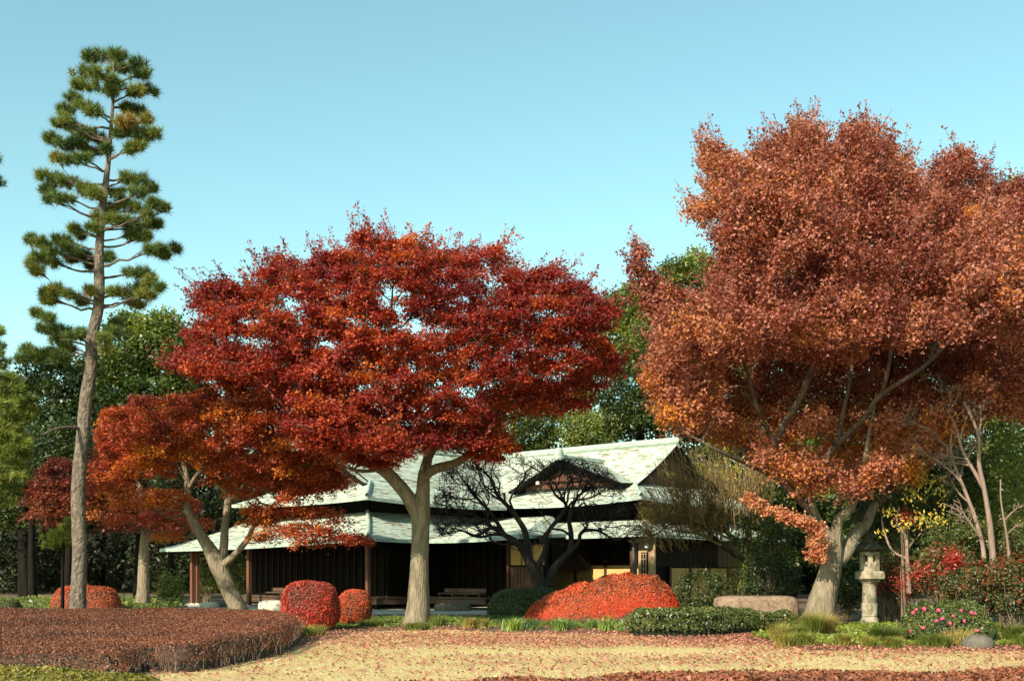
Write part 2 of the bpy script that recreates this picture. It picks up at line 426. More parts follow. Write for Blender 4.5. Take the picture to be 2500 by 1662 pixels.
M['lamp_white'] = solid_mat('pale_ceramic', [(0.3, (0.6, 0.58, 0.5)), (0.7, (0.75, 0.72, 0.62))], (3, 3, 3), bump=0)
# ------------------------------------------------------------------ ground
def sheet(name, x0, x1, y0, y1, nx, ny, mat, dz=0.0, poly=None, bump=0.0, kind='structure'):
    xs = np.linspace(x0, x1, nx); ys = np.linspace(y0, y1, ny)
    gx, gy = np.meshgrid(xs, ys)
    P = np.stack([gx.ravel(), gy.ravel()], 1)
    z = gz(P[:, 1]) + dz
    if bump: z = z + bump * vnoise(np.c_[P, np.zeros(len(P))], 0.8)
    idx = np.arange(nx * ny).reshape(ny, nx)
    q = np.stack([idx[:-1, :-1], idx[:-1, 1:], idx[1:, 1:], idx[1:, :-1]], -1).reshape(-1, 4)
    if poly is not None:
        c = P[q].mean(1)
        q = q[inpoly(c, poly)]
    g = Geo()
    g.add(np.c_[P, z], q)
    o = g.build(name, mat, smooth=True)
    return tag(o, kind=kind)

ys_far = np.concatenate([np.linspace(-30, 60, 91), np.linspace(65, 900, 40)])
gg = Geo()
xs_far = np.concatenate([np.linspace(-700, -45, 14), np.linspace(-40, 40, 41), np.linspace(45, 700, 14)])
gx, gy = np.meshgrid(xs_far, ys_far)
idx = np.arange(gx.size).reshape(gx.shape)
gg.add(np.c_[gx.ravel(), gy.ravel(), gz(gy.ravel())], np.stack([idx[:-1, :-1], idx[:-1, 1:], idx[1:, 1:], idx[1:, :-1]], -1).reshape(-1, 4))
tag(gg.build('ground', M['soil'], smooth=True), kind='structure')

# lawn outline in plan: front edge at the clipped strip, back edge at the planting bed
def Gp(px, py):
    """photo pixel on the flat lawn -> plan position"""
    Y = EYE * FPX / (py - HZ)
    return (X(px, Y), Y)
lawn_poly = [(-30, 8), (30, 8), (30, 23.2), Gp(2480, 1588), Gp(2200, 1588), Gp(1990, 1588), Gp(1830, 1570), Gp(1620, 1562), Gp(1510, 1548), Gp(1200, 1543), Gp(1060, 1536), Gp(930, 1540), Gp(860, 1548), Gp(800, 1562), Gp(740, 1575), (-30, 16)]
lawn_poly = [tuple(p) for p in lawn_poly]
sheet('lawn', -26, 26, 8, 33, 150, 110, M['lawn'], dz=0.006, poly=lawn_poly, bump=0.0)
gravel_poly = [(-19, 44), (-12, 43), (-7, 41.2), (0.6, 41.2), (1.4, 42.2), (1.4, 60), (-22, 60)]
sheet('gravel_path', -22, 1.4, 41, 60, 90, 70, M['gravel'], dz=0.008)

rngL = np.random.default_rng(11)
def scatter_in(poly, n, rng):
    poly = np.asarray(poly)
    lo, hi = poly.min(0), poly.max(0)
    P = rng.uniform(lo, hi, (int(n * 2.5), 2))
    return P[inpoly(P, poly)][:n]
vis = [p for p in [(-13, 12.5), (13, 12.5), (14, 29), (14, 31), (-7, 33), (-11, 18)]]
P = scatter_in(vis, 330000, rngL)
P = P[inpoly(P, lawn_poly)]
g = Geo()
tn = 0.5 + 0.42 * vnoise(np.c_[P, np.zeros(len(P))], 0.55) + 0.15 * vnoise(np.c_[P, np.zeros(len(P))], 2.2) + rngL.normal(0, 0.12, len(P))
n_l = min(len(P), 130000)
needles(g, np.c_[P, gz(P[:, 1])][:n_l], np.tile([0, 0, 1.0], (n_l, 1)), rngL, 1, 0.055, 0.022, 0.9, np.clip(tn[:n_l], 0, 1))
tag(g.build('lawn_grass', M['lawn_blade']), 'short straw coloured dry grass of the open lawn', 'grass', kind='stuff')
# fallen leaves, thicker towards the bed and the maple on the right
P = scatter_in([(-12, 12.5), (14, 12.5), (15, 31), (9, 33), (-7, 36), (-10, 20)], 190000, rngL)
dens = np.clip((P[:, 1] - 16.5) / 8, 0.30, 1) * (0.35 + 0.45 * np.clip((P[:, 0] + 4) / 10, 0, 1.3)) * np.clip(0.6 + 0.75 * vnoise(np.c_[P, np.zeros(len(P))], 0.35) + 0.4 * vnoise(np.c_[P, np.zeros(len(P))], 1.2), 0, 1.4)
P = P[rngL.uniform(0, 1, len(P)) < dens * 0.95]
C = np.c_[P, gz(P[:, 1]) + 0.02 + rngL.uniform(0, 0.02, len(P))]
g = Geo()
t = np.clip(rngL.beta(2, 2.2, len(P)) * 0.85 + (rngL.uniform(0, 1, len(P)) > 0.985) * 0.5, 0, 1)
leaves(g, C, np.tile([0, 0, 1.0], (len(C), 1)), 0.056, rngL, t, aspect=0.8, jit=0.35, fold=0.2)
tag(g.build('fallen_leaves', M['fallen']), 'pinkish fallen maple leaves scattered over the lawn', 'leaves', kind='stuff')

# ------------------------------------------------------------------ the house
U2 = np.array([0.669, 0.743]); V2 = np.array([0.743, -0.669])
HS = 1.3                       # metres per house unit
def H(u, v, z):
    p = (u * U2 + v * V2) * HS
    return np.array([p[0], p[1], z * HS - 0.45])
GZ = 0.346                     # the ground, in house units

house = empty('wooden_house', H(33, -29, GZ), 'low wooden house with mint green weathered copper roofs behind the maples', 'house')
rngH = np.random.default_rng(5)

def roof_plane(A, B, C_, D, n_course, sag=0.0, conc=0.05, piece=0.42, eave=True, thick=0.13, name='roof'):
    A, B, C_, D = [np.asarray(p, float) for p in (A, B, C_, D)]
    nrm = np.cross(B - A, D - A); nrm /= np.linalg.norm(nrm)
    if nrm[2] < 0: nrm = -nrm
    def S(s, t):
        s = np.asarray(s, float)[..., None]; t = np.asarray(t, float)[..., None]
        p = A * (1 - s) * (1 - t) + B * s * (1 - t) + C_ * s * t + D * (1 - s) * t
        p = p.copy()
        p[..., 2] -= (sag * 4 * s * (1 - s) * (1 - t) + conc * 4 * t * (1 - t))[..., 0]
        return p
    # slab
    ns, nt = 14, 5
    ss, tt = np.meshgrid(np.linspace(0, 1, ns), np.linspace(0, 1, nt))
    top = S(ss, tt).reshape(-1, 3) - nrm * 0.012
    bot = top - nrm * thick
    idx = np.arange(ns * nt).reshape(nt, ns); N = ns * nt
    q = [np.stack([idx[:-1, :-1], idx[:-1, 1:], idx[1:, 1:], idx[1:, :-1]], -1).reshape(-1, 4)]
    q.append(q[0][:, ::-1] + N)
    ring = np.concatenate([idx[0, :], idx[1:, -1], idx[-1, -2::-1], idx[-2:0:-1, 0]])
    r2 = np.roll(ring, -1)
    q.append(np.stack([ring, ring + N, r2 + N, r2], -1))
    g = Geo(); g.add(np.vstack([top, bot]), np.vstack(q))
    roof = g.build(name, M['dark_wood'], house)
    n_course = int(n_course * 1.4)
    # shingle courses, every piece a little proud of the one above it
    g = Geo()
    Lb = np.linalg.norm(B - A); Lt = np.linalg.norm(C_ - D)
    vv, qq, tv = [], [], []
    for k in range(n_course):
        t0, t1 = k / n_course, (k + 1.06) / n_course
        L = Lb + (Lt - Lb) * t0
        m = max(1, int(L / piece))
        cuts = np.linspace(0, 1, m + 1)
        cuts[1:-1] += rngH.uniform(-0.3, 0.3, m - 1) / m
        s0, s1 = cuts[:-1], cuts[1:]
        tj = np.maximum(0, t0 + rngH.uniform(-0.10, 0.06, m) / n_course)
        if k == 0: tj = np.zeros(m)
        lift = (0.016 + rngH.uniform(-0.005, 0.008, m))[:, None] * nrm
        a = S(s0, tj) + lift; b = S(s1, tj) + lift
        t1 = min(t1, 1.0)
        c = S(s1, np.full(m, t1)) + nrm * 0.004; d = S(s0, np.full(m, t1)) + nrm * 0.004
        e = a - nrm * 0.05; f = b - nrm * 0.05
        v = np.stack([a, b, c, d, e, f], 1)
        o = (np.arange(m) * 6)[:, None]
        tone = np.repeat(rngH.beta(3, 2, m), 6)
        g.add(v.reshape(-1, 3), np.vstack([o + np.array([0, 1, 2, 3]), o + np.array([4, 5, 1, 0])]), tint=tone)
    sh = g.build('shingles', M['shingle'], roof)
    sh['kind'] = 'stuff'
    if eave:
        g = Geo()
        s = np.linspace(0, 1, 16)
        e0 = S(s, np.zeros(16)); out = np.cross(nrm, unit(B - A)); out[2] = 0; out = unit(out)
        if np.dot(out, (A + B - C_ - D)) < 0: out = -out
        ring = np.stack([e0 + out * 0.03 + [0, 0, 0.02], e0 + out * 0.03 - [0, 0, 0.13], e0 - out * 0.04 - [0, 0, 0.13], e0 - out * 0.04 + [0, 0, 0.02]], 1)
        i2 = np.arange(64).reshape(16, 4)
        qs = np.stack([i2[:-1], np.roll(i2, -1, 1)[:-1], np.roll(i2, -1, 1)[1:], i2[1:]], -1).reshape(-1, 4)
        g.add(ring.reshape(-1, 3), np.vstack([qs, [i2[0], i2[-1][::-1]]]))
        g.build('eave_trim', M['verdigris'], roof)
    return roof

def cap(parent, P, r=0.09, w=2.0, name='ridge_cap', mat=None):
    """a low rounded capping along a line of points"""
    P = np.asarray(P, float)
    r = r * HS
    g = Geo()
    tube(g, P, np.full(len(P), r), 8)
    tube(g, P - [0, 0, r * 0.9], np.full(len(P), r * 1.5), 4)
    return g.build(name, mat or M['verdigris'], parent)

EZ = 4.08
# main block: upper slopes, skirt roof on three sides
mr = roof_plane(H(33.8, -41, 4.62), H(33.8, -24.55, 4.62), H(36.3, -24.5, 6.27), H(36.3, -41, 6.27), 14, conc=0.10, eave=False)
roof_plane(H(38.8, -24.55, 4.62), H(38.8, -41, 4.62), H(36.3, -41, 6.27), H(36.3, -24.5, 6.27), 14, conc=0.10, eave=False)
roof_plane(H(32.6, -29.64, EZ - 0.06), H(32.6, -23.5, EZ + 0.02), H(33.95, -24.75, 4.68), H(33.95, -30.9, 4.68), 7, sag=0.12)
roof_plane(H(32.6, -23.5, EZ + 0.02), H(40.0, -23.5, EZ), H(38.7, -24.75, 4.68), H(33.95, -24.75, 4.68), 7, sag=0.12)
roof_plane(H(32.6, -42.2, EZ), H(32.6, -37.2, EZ), H(33.95, -35.9, 4.68), H(33.95, -41, 4.68), 7, sag=0.05)
cap(mr, [H(36.3, -41, 6.36), H(36.3, -32, 6.36), H(36.3, -24.4, 6.38)], 0.12)
cap(mr, [H(33.95, -24.75, 4.72), H(33.3, -24.15, 4.42), H(32.6, -23.5, EZ + 0.1)], 0.05, name='hip_cap')
# left wing
WZ = 4.05
wr = roof_plane(H(26.7, -30.84, 4.60), H(36.2, -30.84, 4.60), H(36.2, -33.4, 6.22), H(26.6, -33.4, 6.22), 14, conc=0.09, eave=False)
roof_plane(H(36.2, -35.96, 4.60), H(26.7, -35.96, 4.60), H(26.6, -33.4, 6.22), H(36.2, -33.4, 6.22), 14, conc=0.09, eave=False)
roof_plane(H(25.8, -29.64, WZ - 0.02), H(32.6, -29.64, WZ - 0.10), H(33.8, -30.94, 4.66), H(27.0, -30.94, 4.66), 7, sag=0.10)
roof_plane(H(25.8, -37.2, WZ), H(25.8, -29.64, WZ - 0.02), H(27.05, -30.94, 4.66), H(27.05, -35.9, 4.66), 7, sag=0.10)
roof_plane(H(32.6, -37.2, WZ), H(25.8, -37.2, WZ), H(27.05, -35.9, 4.66), H(33.8, -35.9, 4.66), 7, sag=0.10)
cap(wr, [H(26.5, -33.4, 6.32), H(36.2, -33.4, 6.32)], 0.11)
cap(wr, [H(27.05, -30.9, 4.70), H(26.4, -30.25, 4.38), H(25.8, -29.64, WZ + 0.06)], 0.05, name='hip_cap')
# little cross gable on the right block
dr = roof_plane(H(33.15, -24.75, 4.66), H(34.0, -24.75, 4.70), H(35.5, -27.4, 5.66), H(32.95, -27.4, 5.66), 11, conc=0.04, eave=False, thick=0.10)
roof_plane(H(34.0, -30.05, 4.62), H(33.15, -30.05, 4.58), H(32.95, -27.4, 5.66), H(35.5, -27.4, 5.66), 11, conc=0.04, eave=False, thick=0.10)
cap(dr, [H(32.9, -27.4, 5.74), H(35.6, -27.4, 5.74)], 0.075)
g = Geo()
lathe(g, [(0.0, 0.36), (0.13, 0.33), (0.22, 0.2), (0.22, 0.0), (0.26, -0.13), (0.26, -0.26)], H(32.95, -27.4, 5.78), 14)
g.build('ridge_ornament', M['verdigris'], dr, smooth=True)

def gable(u0, v0, u1, v1, z0, apex_uv, za, bevel, name='gable_wall'):
    """boarded triangular gable with rake boards and a tie beam"""
    a, b, c = H(u0, v0, z0), H(u1, v1, z0), H(*apex_uv, za)
    n = np.cross(b - a, c - a); n = unit(n)
    g = Geo()
    g.add(np.array([a, b, c, a - n * 0.1, b - n * 0.1, c - n * 0.1]), q=[(0, 1, 4, 3), (1, 2, 5, 4), (2, 0, 3, 5)], t=[(0, 1, 2), (5, 4, 3)])
    w = g.build(name, M['dark_wood'], house)
    k = int(np.linalg.norm(b - a) / 0.17)
    for sgn in (1,):
        for i in range(1, k):
            s = i / k; s2 = (i + 0.86) / k
            m0 = 1 - abs(2 * s - 1); m1 = 1 - abs(2 * min(s2, 1) - 1)
            p0, p1 = a + (b - a) * s, a + (b - a) * min(s2, 0.995)
            up = np.array([0, 0, (za - z0) * HS - 0.16])
            g = Geo()
            o = n * 0.035 * bevel
            i_ = n * 0.004 * bevel
            lo = np.array([0, 0, 0.02])
            hexa(g, np.array([p0 + i_ + lo, p1 + i_ + lo, p1 + o + lo, p0 + o + lo, p0 + i_ + lo + up * m0, p1 + i_ + lo + up * m1, p1 + o + lo + up * m1, p0 + o + lo + up * m0]), tint=rngH.uniform(0.1, 0.9))
            g.build('board', M['red_wood'], w)
    return w, n
# gables: left wing facing the garden, small cross gable, right end
gw, n_ = gable(27.15, -35.5, 27.15, -31.3, 4.66, (27.15, -33.4), 6.02, -1 if np.dot(unit(np.cross(H(27.15, -31.3, 0) - H(27.15, -35.5, 0), np.array([0, 0, 1.0]))), -np.r_[U2, 0]) < 0 else 1)
gw2, n2_ = gable(33.55, -29.6, 33.55, -25.2, 4.62, (33.55, -27.4), 5.5, -1 if np.dot(unit(np.cross(H(33.55, -25.2, 0) - H(33.55, -29.6, 0), np.array([0, 0, 1.0]))), -np.r_[U2, 0]) < 0 else 1)
gw3, n3_ = gable(34.3, -24.95, 38.4, -24.95, 4.66, (36.3, -24.95), 5.95, -1 if np.dot(unit(np.cross(H(38.4, -24.95, 0) - H(34.3, -24.95, 0), np.array([0, 0, 1.0]))), np.r_[V2, 0]) < 0 else 1)
def bar(parent, p, q, w, h, name, mat, tint=0.5):
    """a squared timber from p to q, w across, h deep (vertical when level)"""
    p, q = np.asarray(p, float), np.asarray(q, float)
    w, h = w * HS, h * HS
    d = unit(q - p)
    s = unit(np.cross(d, [0, 0, 1.0])) if abs(d[2]) < 0.95 else np.array([*U2, 0])
    u = np.cross(s, d)
    g = Geo()
    v = [e + s * w / 2 * a + u * h / 2 * b for e in (p, q) for a, b in ((-1, -1), (1, -1), (1, 1), (-1, 1))]
    v = np.array(v)
    hexa(g, v[[0, 1, 2, 3, 4, 5, 6, 7]], tint=tint)
    return g.build(name, mat, parent)
for pr, (u, v0, v1, z0, za) in ((gw2, (33.42, -30.0, -24.8, 4.60, 5.60)), (gw, (26.98, -35.9, -30.9, 4.62, 6.12))):
    vm = -27.4 if pr is gw2 else -33.4
    bar(pr, H(u, v0, z0 - 0.06), H(u, vm, za - 0.1), 0.07, 0.16, 'rake_board', M['dark_wood'])
    bar(pr, H(u, v1, z0 - 0.06), H(u, vm, za - 0.1), 0.07, 0.16, 'rake_board', M['dark_wood'])
    bar(pr, H(u + 0.03, vm - 1.2, z0 + 0.30), H(u + 0.03, vm + 1.2, z0 + 0.30), 0.08, 0.09, 'tie_beam', M['red_wood'])
g = Geo()
for dv in (-1.3,):
    lathe(g, [(0.0, 0.0), (0.09, 0.0), (0.09, 0.16), (0.0, 0.16)], H(33.3, -27.4 + dv, 4.80), 10)
g.build('beam_end', M['lamp_white'], gw2)

# lower roofs
lr = roof_plane(H(24.2, -39.5, 2.42), H(24.2, -27.75, 2.62), H(26.75, -30.7, 3.60), H(26.75, -37.6, 3.45), 12, sag=0.08, conc=0.08)
roof_plane(H(24.2, -27.75, 2.62), H(27.05, -27.95, 2.60), H(33.0, -30.85, 3.63), H(26.75, -30.7, 3.60), 12, sag=0.03, conc=0.08)
roof_plane(H(27.0, -28.3, 2.60), H(27.0, -23.95, 2.66), H(33.3, -28.0, 3.62), H(33.3, -31.0, 3.62), 22, sag=0.05, conc=0.05)
roof_plane(H(27.0, -23.95, 2.66), H(31.2, -25.6, 2.85), H(33.3, -28.0, 3.62), H(32.9, -28.0, 3.60), 12, conc=0.03)
roof_plane(H(30.5, -39.5, 2.42), H(24.2, -39.5, 2.42), H(26.75, -37.6, 3.45), H(30.5, -37.6, 3.45), 10, sag=0.05)
hr = roof_plane(H(31.0, -27.3, 2.80), H(31.0, -22.3, 2.80), H(33.25, -23.9, 3.34), H(33.25, -27.9, 3.34), 9, sag=0.04)
roof_plane(H(31.0, -22.3, 2.80), H(40.2, -22.3, 2.80), H(39.6, -24.0, 3.34), H(33.25, -23.9, 3.34), 9, sag=0.06)
cap(lr, [H(26.72, -30.66, 3.64), H(25.5, -29.2, 3.10), H(24.2, -27.75, 2.66)], 0.05, name='hip_cap')

# walls: vertical slabs with thickness, between roof and floor
def wall(u0, v0, u1, v1, z0, z1, mat, name='wall', th=0.12, parent=None):
    p, q = H(u0, v0, 0)[:2], H(u1, v1, 0)[:2]
    d = (q - p) / np.linalg.norm(q - p); n = np.array([-d[1], d[0]]) * th / 2
    z0, z1 = z0 * HS - 0.45, z1 * HS - 0.45
    g = Geo()
    c = [p - n, q - n, q + n, p + n]
    hexa(g, np.array([(*x, z0) for x in c] + [(*x, z1) for x in c]))
    return g.build(name, mat, parent or house)
# storey band between the two roof tiers
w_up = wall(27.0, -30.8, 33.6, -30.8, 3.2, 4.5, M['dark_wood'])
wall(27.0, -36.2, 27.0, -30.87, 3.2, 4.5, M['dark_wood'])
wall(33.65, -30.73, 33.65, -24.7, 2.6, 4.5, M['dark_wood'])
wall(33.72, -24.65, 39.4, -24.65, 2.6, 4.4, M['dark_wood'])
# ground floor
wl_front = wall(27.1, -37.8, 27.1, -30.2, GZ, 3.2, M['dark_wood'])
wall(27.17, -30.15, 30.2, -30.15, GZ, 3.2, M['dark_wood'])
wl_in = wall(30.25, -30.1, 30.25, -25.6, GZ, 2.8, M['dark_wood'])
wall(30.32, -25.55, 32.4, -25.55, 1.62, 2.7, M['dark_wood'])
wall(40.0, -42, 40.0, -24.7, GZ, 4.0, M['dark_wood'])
# sliding board doors (dark) in the recess: battens in rhythm
for i in range(20):
    v = -37.4 + i * 0.36
    bar(wl_front, H(27.0, v, 0.8), H(27.0, v, 2.6), 0.05, 0.04, 'batten', M['shade_painted_red_wood'], tint=rngH.uniform(0, 0.5))
for i in range(12):
    v = -29.8 + i * 0.36
    bar(wl_in, H(30.15, v, 0.8), H(30.15, v, 2.6), 0.05, 0.04, 'batten', M['shade_painted_red_wood'], tint=rngH.uniform(0, 0.5))
# right block: ochre plaster below, dark slatted screen above
for (v0, v1) in ((-27.6, -26.35), (-26.27, -25.02), (-24.94, -23.55)):
    wall(32.62, v0, 32.62, v1, GZ + 0.05, 1.80, M['ochre'], name='plaster_panel')
w_screen = wall(32.72, -27.6, 32.72, -23.55, 1.84, 3.0, M['dark_wood'], name='screen_wall')
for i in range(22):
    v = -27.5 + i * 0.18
    bar(w_screen, H(32.62, v, 1.86), H(32.62, v, 2.95), 0.06, 0.05, 'slat', M['shade_painted_red_wood'], tint=rngH.uniform(0, 0.6))
bar(house, H(32.56, -27.7, 1.83), H(32.56, -23.5, 1.83), 0.10, 0.07, 'rail', M['dark_wood'])
for v in (-27.65, -26.31, -24.98):
    bar(house, H(32.56, v, GZ), H(32.56, v, 2.0), 0.09, 0.09, 'post', M['red_wood'], tint=0.2)
# reddish board wall and ochre panels left of it, beside the plum
for (v0, v1) in ((-25.5, -25.07), (-25.0, -24.6), (-24.53, -24.15)):
    wall(28.3, v0, 28.3, v1, 1.78, 2.42, M['ochre'], name='plaster_panel')
for i in range(9):
    v = -25.5 + i * 0.15
    wall(28.28, v, 28.28, v + 0.135, GZ, 1.72, M['red_wood'], name='board', th=0.10)
wall(28.4, -25.55, 28.4, -24.1, GZ, 2.7, M['dark_wood'])
bar(house, H(28.2, -25.55, GZ), H(28.2, -25.55, 2.65), 0.08, 0.08, 'post', M['red_wood'], tint=0.3)
wall(31.9, -29.8, 31.9, -27.7, GZ, 2.8, M['dark_wood'])
# corner: post, tan board with latticed window, downpipe, little lamp
bar(house, H(31.75, -23.2, GZ), H(31.75, -23.2, 2.85), 0.17, 0.17, 'corner_post', M['red_wood'], tint=0.4)
pn = wall(31.7, -22.95, 31.7, -22.3, GZ, 2.72, M['tan_wood'], name='side_panel', th=0.08)
lw = wall(31.63, -22.8, 31.63, -22.55, 1.45, 2.2, M['dark_wood'], name='lattice_window', th=0.05)
for i in range(3):
    bar(lw, H(31.58, -22.78 + i * 0.1, 1.45), H(31.58, -22.78 + i * 0.1, 2.2), 0.025, 0.025, 'lattice_bar', M['tan_wood'])
for i in range(5):
    bar(lw, H(31.57, -22.81, 1.5 + i * 0.16), H(31.57, -22.54, 1.5 + i * 0.16), 0.02, 0.02, 'lattice_bar', M['tan_wood'])
g = Geo()
tube(g, np.array([H(31.3, -22.9, 2.75), H(31.35, -23.0, 2.6), H(31.5, -23.02, 2.45), H(31.5, -23.02, GZ)]), np.full(4, 0.05), 8)
g.build('downpipe', M['pipe'], house, smooth=True)
g = Geo()
lathe(g, [(0, 0.22), (0.05, 0.21), (0.10, 0.14), (0.10, 0.03), (0.04, 0), (0, 0)], H(31.52, -22.5, 2.32), 10)
g.build('wall_lamp', M['lamp_white'], house, smooth=True)
# right side wall: reddish boards above, ochre panels below
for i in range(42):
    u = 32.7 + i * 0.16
    wall(u, -23.5, u + 0.145, -23.5, 1.75, 2.75, M['red_wood'] if u > 37.2 else M['shade_painted_red_wood'], name='board', th=0.06 + 0.012 * (i % 2))  # boards short of the far end painted dark, as if shaded
for i in range(4):
    u = 34.3 + i * 1.25
    wall(u, -23.52, u + 1.16, -23.52, GZ, 1.70, M['ochre'], name='plaster_panel', th=0.1)
    bar(house, H(u - 0.05, -23.47, GZ), H(u - 0.05, -23.47, 1.74), 0.09, 0.09, 'post', M['red_wood'])
bar(house, H(39.35, -23.4, GZ), H(39.35, -23.4, 2.75), 0.13, 0.13, 'corner_post', M['tan_wood'])
wall(32.7, -23.58, 39.4, -23.58, GZ, 2.75, M['dark_wood'], th=0.05)

# porch posts
for (px, u, r) in ((470, 24.9, 0.066), (482, 25.05, 0.055), (608, 24.85, 0.066), (898, 24.95, 0.06)):
    k = (px - CX) / FPX
    v = (k * U2[1] - U2[0]) * u / (V2[0] - k * V2[1])
    bar(house, H(u, v, GZ), H(u, v, 2.62), r * 2, r * 2, 'post', M['red_wood'], tint=0.9)
    g = Geo()
    lathe(g, [(0.0, 0.10), (0.12, 0.10), (0.16, 0.0), (0.16, -0.1)], (*H(u, v, 0)[:2], -0.02), 8)
    g.build('footing_stone', M['stone_light'], house)
# veranda floor with planks, edge beam and stilts
def veranda(p0, p1, depth, z, nrm):
    """planks run along p0-p1; nrm points towards the wall (uv)"""
    p0, p1, nrm = np.array(p0, float), np.array(p1, float), np.array(nrm, float)
    k = 6
    fl = bar(house, H(*(p0 + nrm * 0.05), z - 0.16), H(*(p1 + nrm * 0.05), z - 0.16), 0.09, 0.15, 'veranda_beam', M['bench_wood'])
    for i in range(k):
        o = nrm * (depth * (i + 0.5) / k)
        bar(fl, H(*(p0 + o), z - 0.04 + rngH.uniform(-.004, .004)), H(*(p1 + o), z - 0.04), depth / k - 0.015, 0.05, 'plank', M['bench_wood'], tint=rngH.uniform(0.2, 0.8))
    L = np.linalg.norm(p1 - p0)
    for i in range(int(L / 1.6) + 1):
        q = p0 + (p1 - p0) * min(0.98, 0.02 + i * 1.6 / L) + nrm * 0.2
        bar(fl, H(*q, GZ - 0.1), H(*q, z - 0.24), 0.1, 0.1, 'stilt', M['dark_wood'])
veranda((25.4, -37.0), (25.4, -28.7), 1.55, 0.74, (1, 0))
veranda((27.2, -28.6), (27.2, -25.65), 1.5, 0.76, (1, 0))
veranda((25.5, -28.65), (27.1, -28.65), 1.4, 0.75, (0, -1))
# benches on the veranda
def bench(p0, p1, z, nrm, label):
    p0, p1, nrm = np.array(p0, float), np.array(p1, float), np.array(nrm, float)
    c = (p0 + p1) / 2
    b = empty('garden_bench', H(*c, z), label, 'bench', 'benches on the veranda')
    for i in range(2):
        o = nrm * (0.1 + 0.17 * i)
        bar(b, H(*(p0 + o), z + 0.10), H(*(p1 + o), z + 0.10), 0.15, 0.04, 'seat_slat', M['bench_wood'], tint=0.7)
    o = nrm * 0.36
    L = p1 - p0
    for i in range(3):
        a, e = p0 + L * (i / 3 + 0.006), p0 + L * ((i + 1) / 3 - 0.006)
        bar(b, H(*(a + o), z + 0.20), H(*(e + o), z + 0.20), 0.04, 0.13, 'back_panel', M['bench_wood'], tint=0.5 + 0.1 * i)
    for s in (0.03, 0.34, 0.66, 0.97):
        q = p0 + L * s + nrm * 0.1
        bar(b, H(*q, z - 0.012), H(*q, z + 0.08), 0.06, 0.06, 'leg', M['bench_wood'])
bench((25.6, -35.0), (25.6, -32.4), 0.74, (1, 0), 'low wooden bench on the veranda behind the round red shrubs')
bench((27.4, -28.0), (27.4, -26.1), 0.76, (1, 0), 'low wooden bench on the veranda beside the big crimson maple trunk')
# ------------------------------------------------------------------ trees
def limb_pts(rows, Y0, view=False, rs=1.0):
    """rows (px, py, dY, radius) in photo pixels -> smooth world path with radii"""
    A = []
    for r in rows:
        px, py = (r[0] * VP, r[1] * VP) if view else (r[0], r[1])
        A.append([*W(px, py, Y0 + r[2]), r[3] * rs])
    return smooth_path(A, 6)

def sample_pads(rng, poly, Y0, spacing, depth, layers=(0.0,), holes=(), flat=0.5, hollow=None, view=True, front=1.0, margin=0.72, ysplit=None):
    """pads of foliage spread through a crown whose outline is poly"""
    k = VP if view else 1.0
    poly = np.array(poly, float) * k
    lo, hi = poly.min(0), poly.max(0)
    sp = spacing * k
    out = []
    area_r = None
    for layer in layers:
        cand = rng.uniform(lo, hi, (4000, 2))
        cand = cand[inpoly(cand, poly)]
        ed = edged(cand, poly)
        if area_r is None: area_r = max(1.0, np.percentile(ed, 92))
        keep = []
        for c, e in zip(cand, ed):
            if e < sp * margin: continue
            if any((c[0] - hx * k) ** 2 / (rx * k) ** 2 + (c[1] - hy * k) ** 2 / (ry * k) ** 2 < 1 for hx, hy, rx, ry in holes): continue
            if hollow is not None and layer < 0.5 and inpoly(c[None], np.array(hollow) * k)[0]: continue
            if all((c[0] - q[0]) ** 2 + ((c[1] - q[1]) * 1.5) ** 2 > sp * sp for q in keep):
                keep.append((c[0], c[1], e))
        for x, y, e in keep:
            t = min(1.0, e / area_r)
            dmax = depth * math.sqrt(1 - (1 - t) ** 2)
            fr = front if ysplit is None else (ysplit[1] if y < ysplit[0] * k else ysplit[2])
            dY = layer * dmax * (fr if layer < 0 else 1.0) + rng.uniform(-0.15, 0.15) * depth * t
            Y = Y0 + dY
            r = sp * rng.uniform(0.62, 0.95)
            out.append((W(x, y, Y), np.array([r / FPX * Y, r / FPX * Y * 1.1, r * flat / FPX * Y])))
    return out

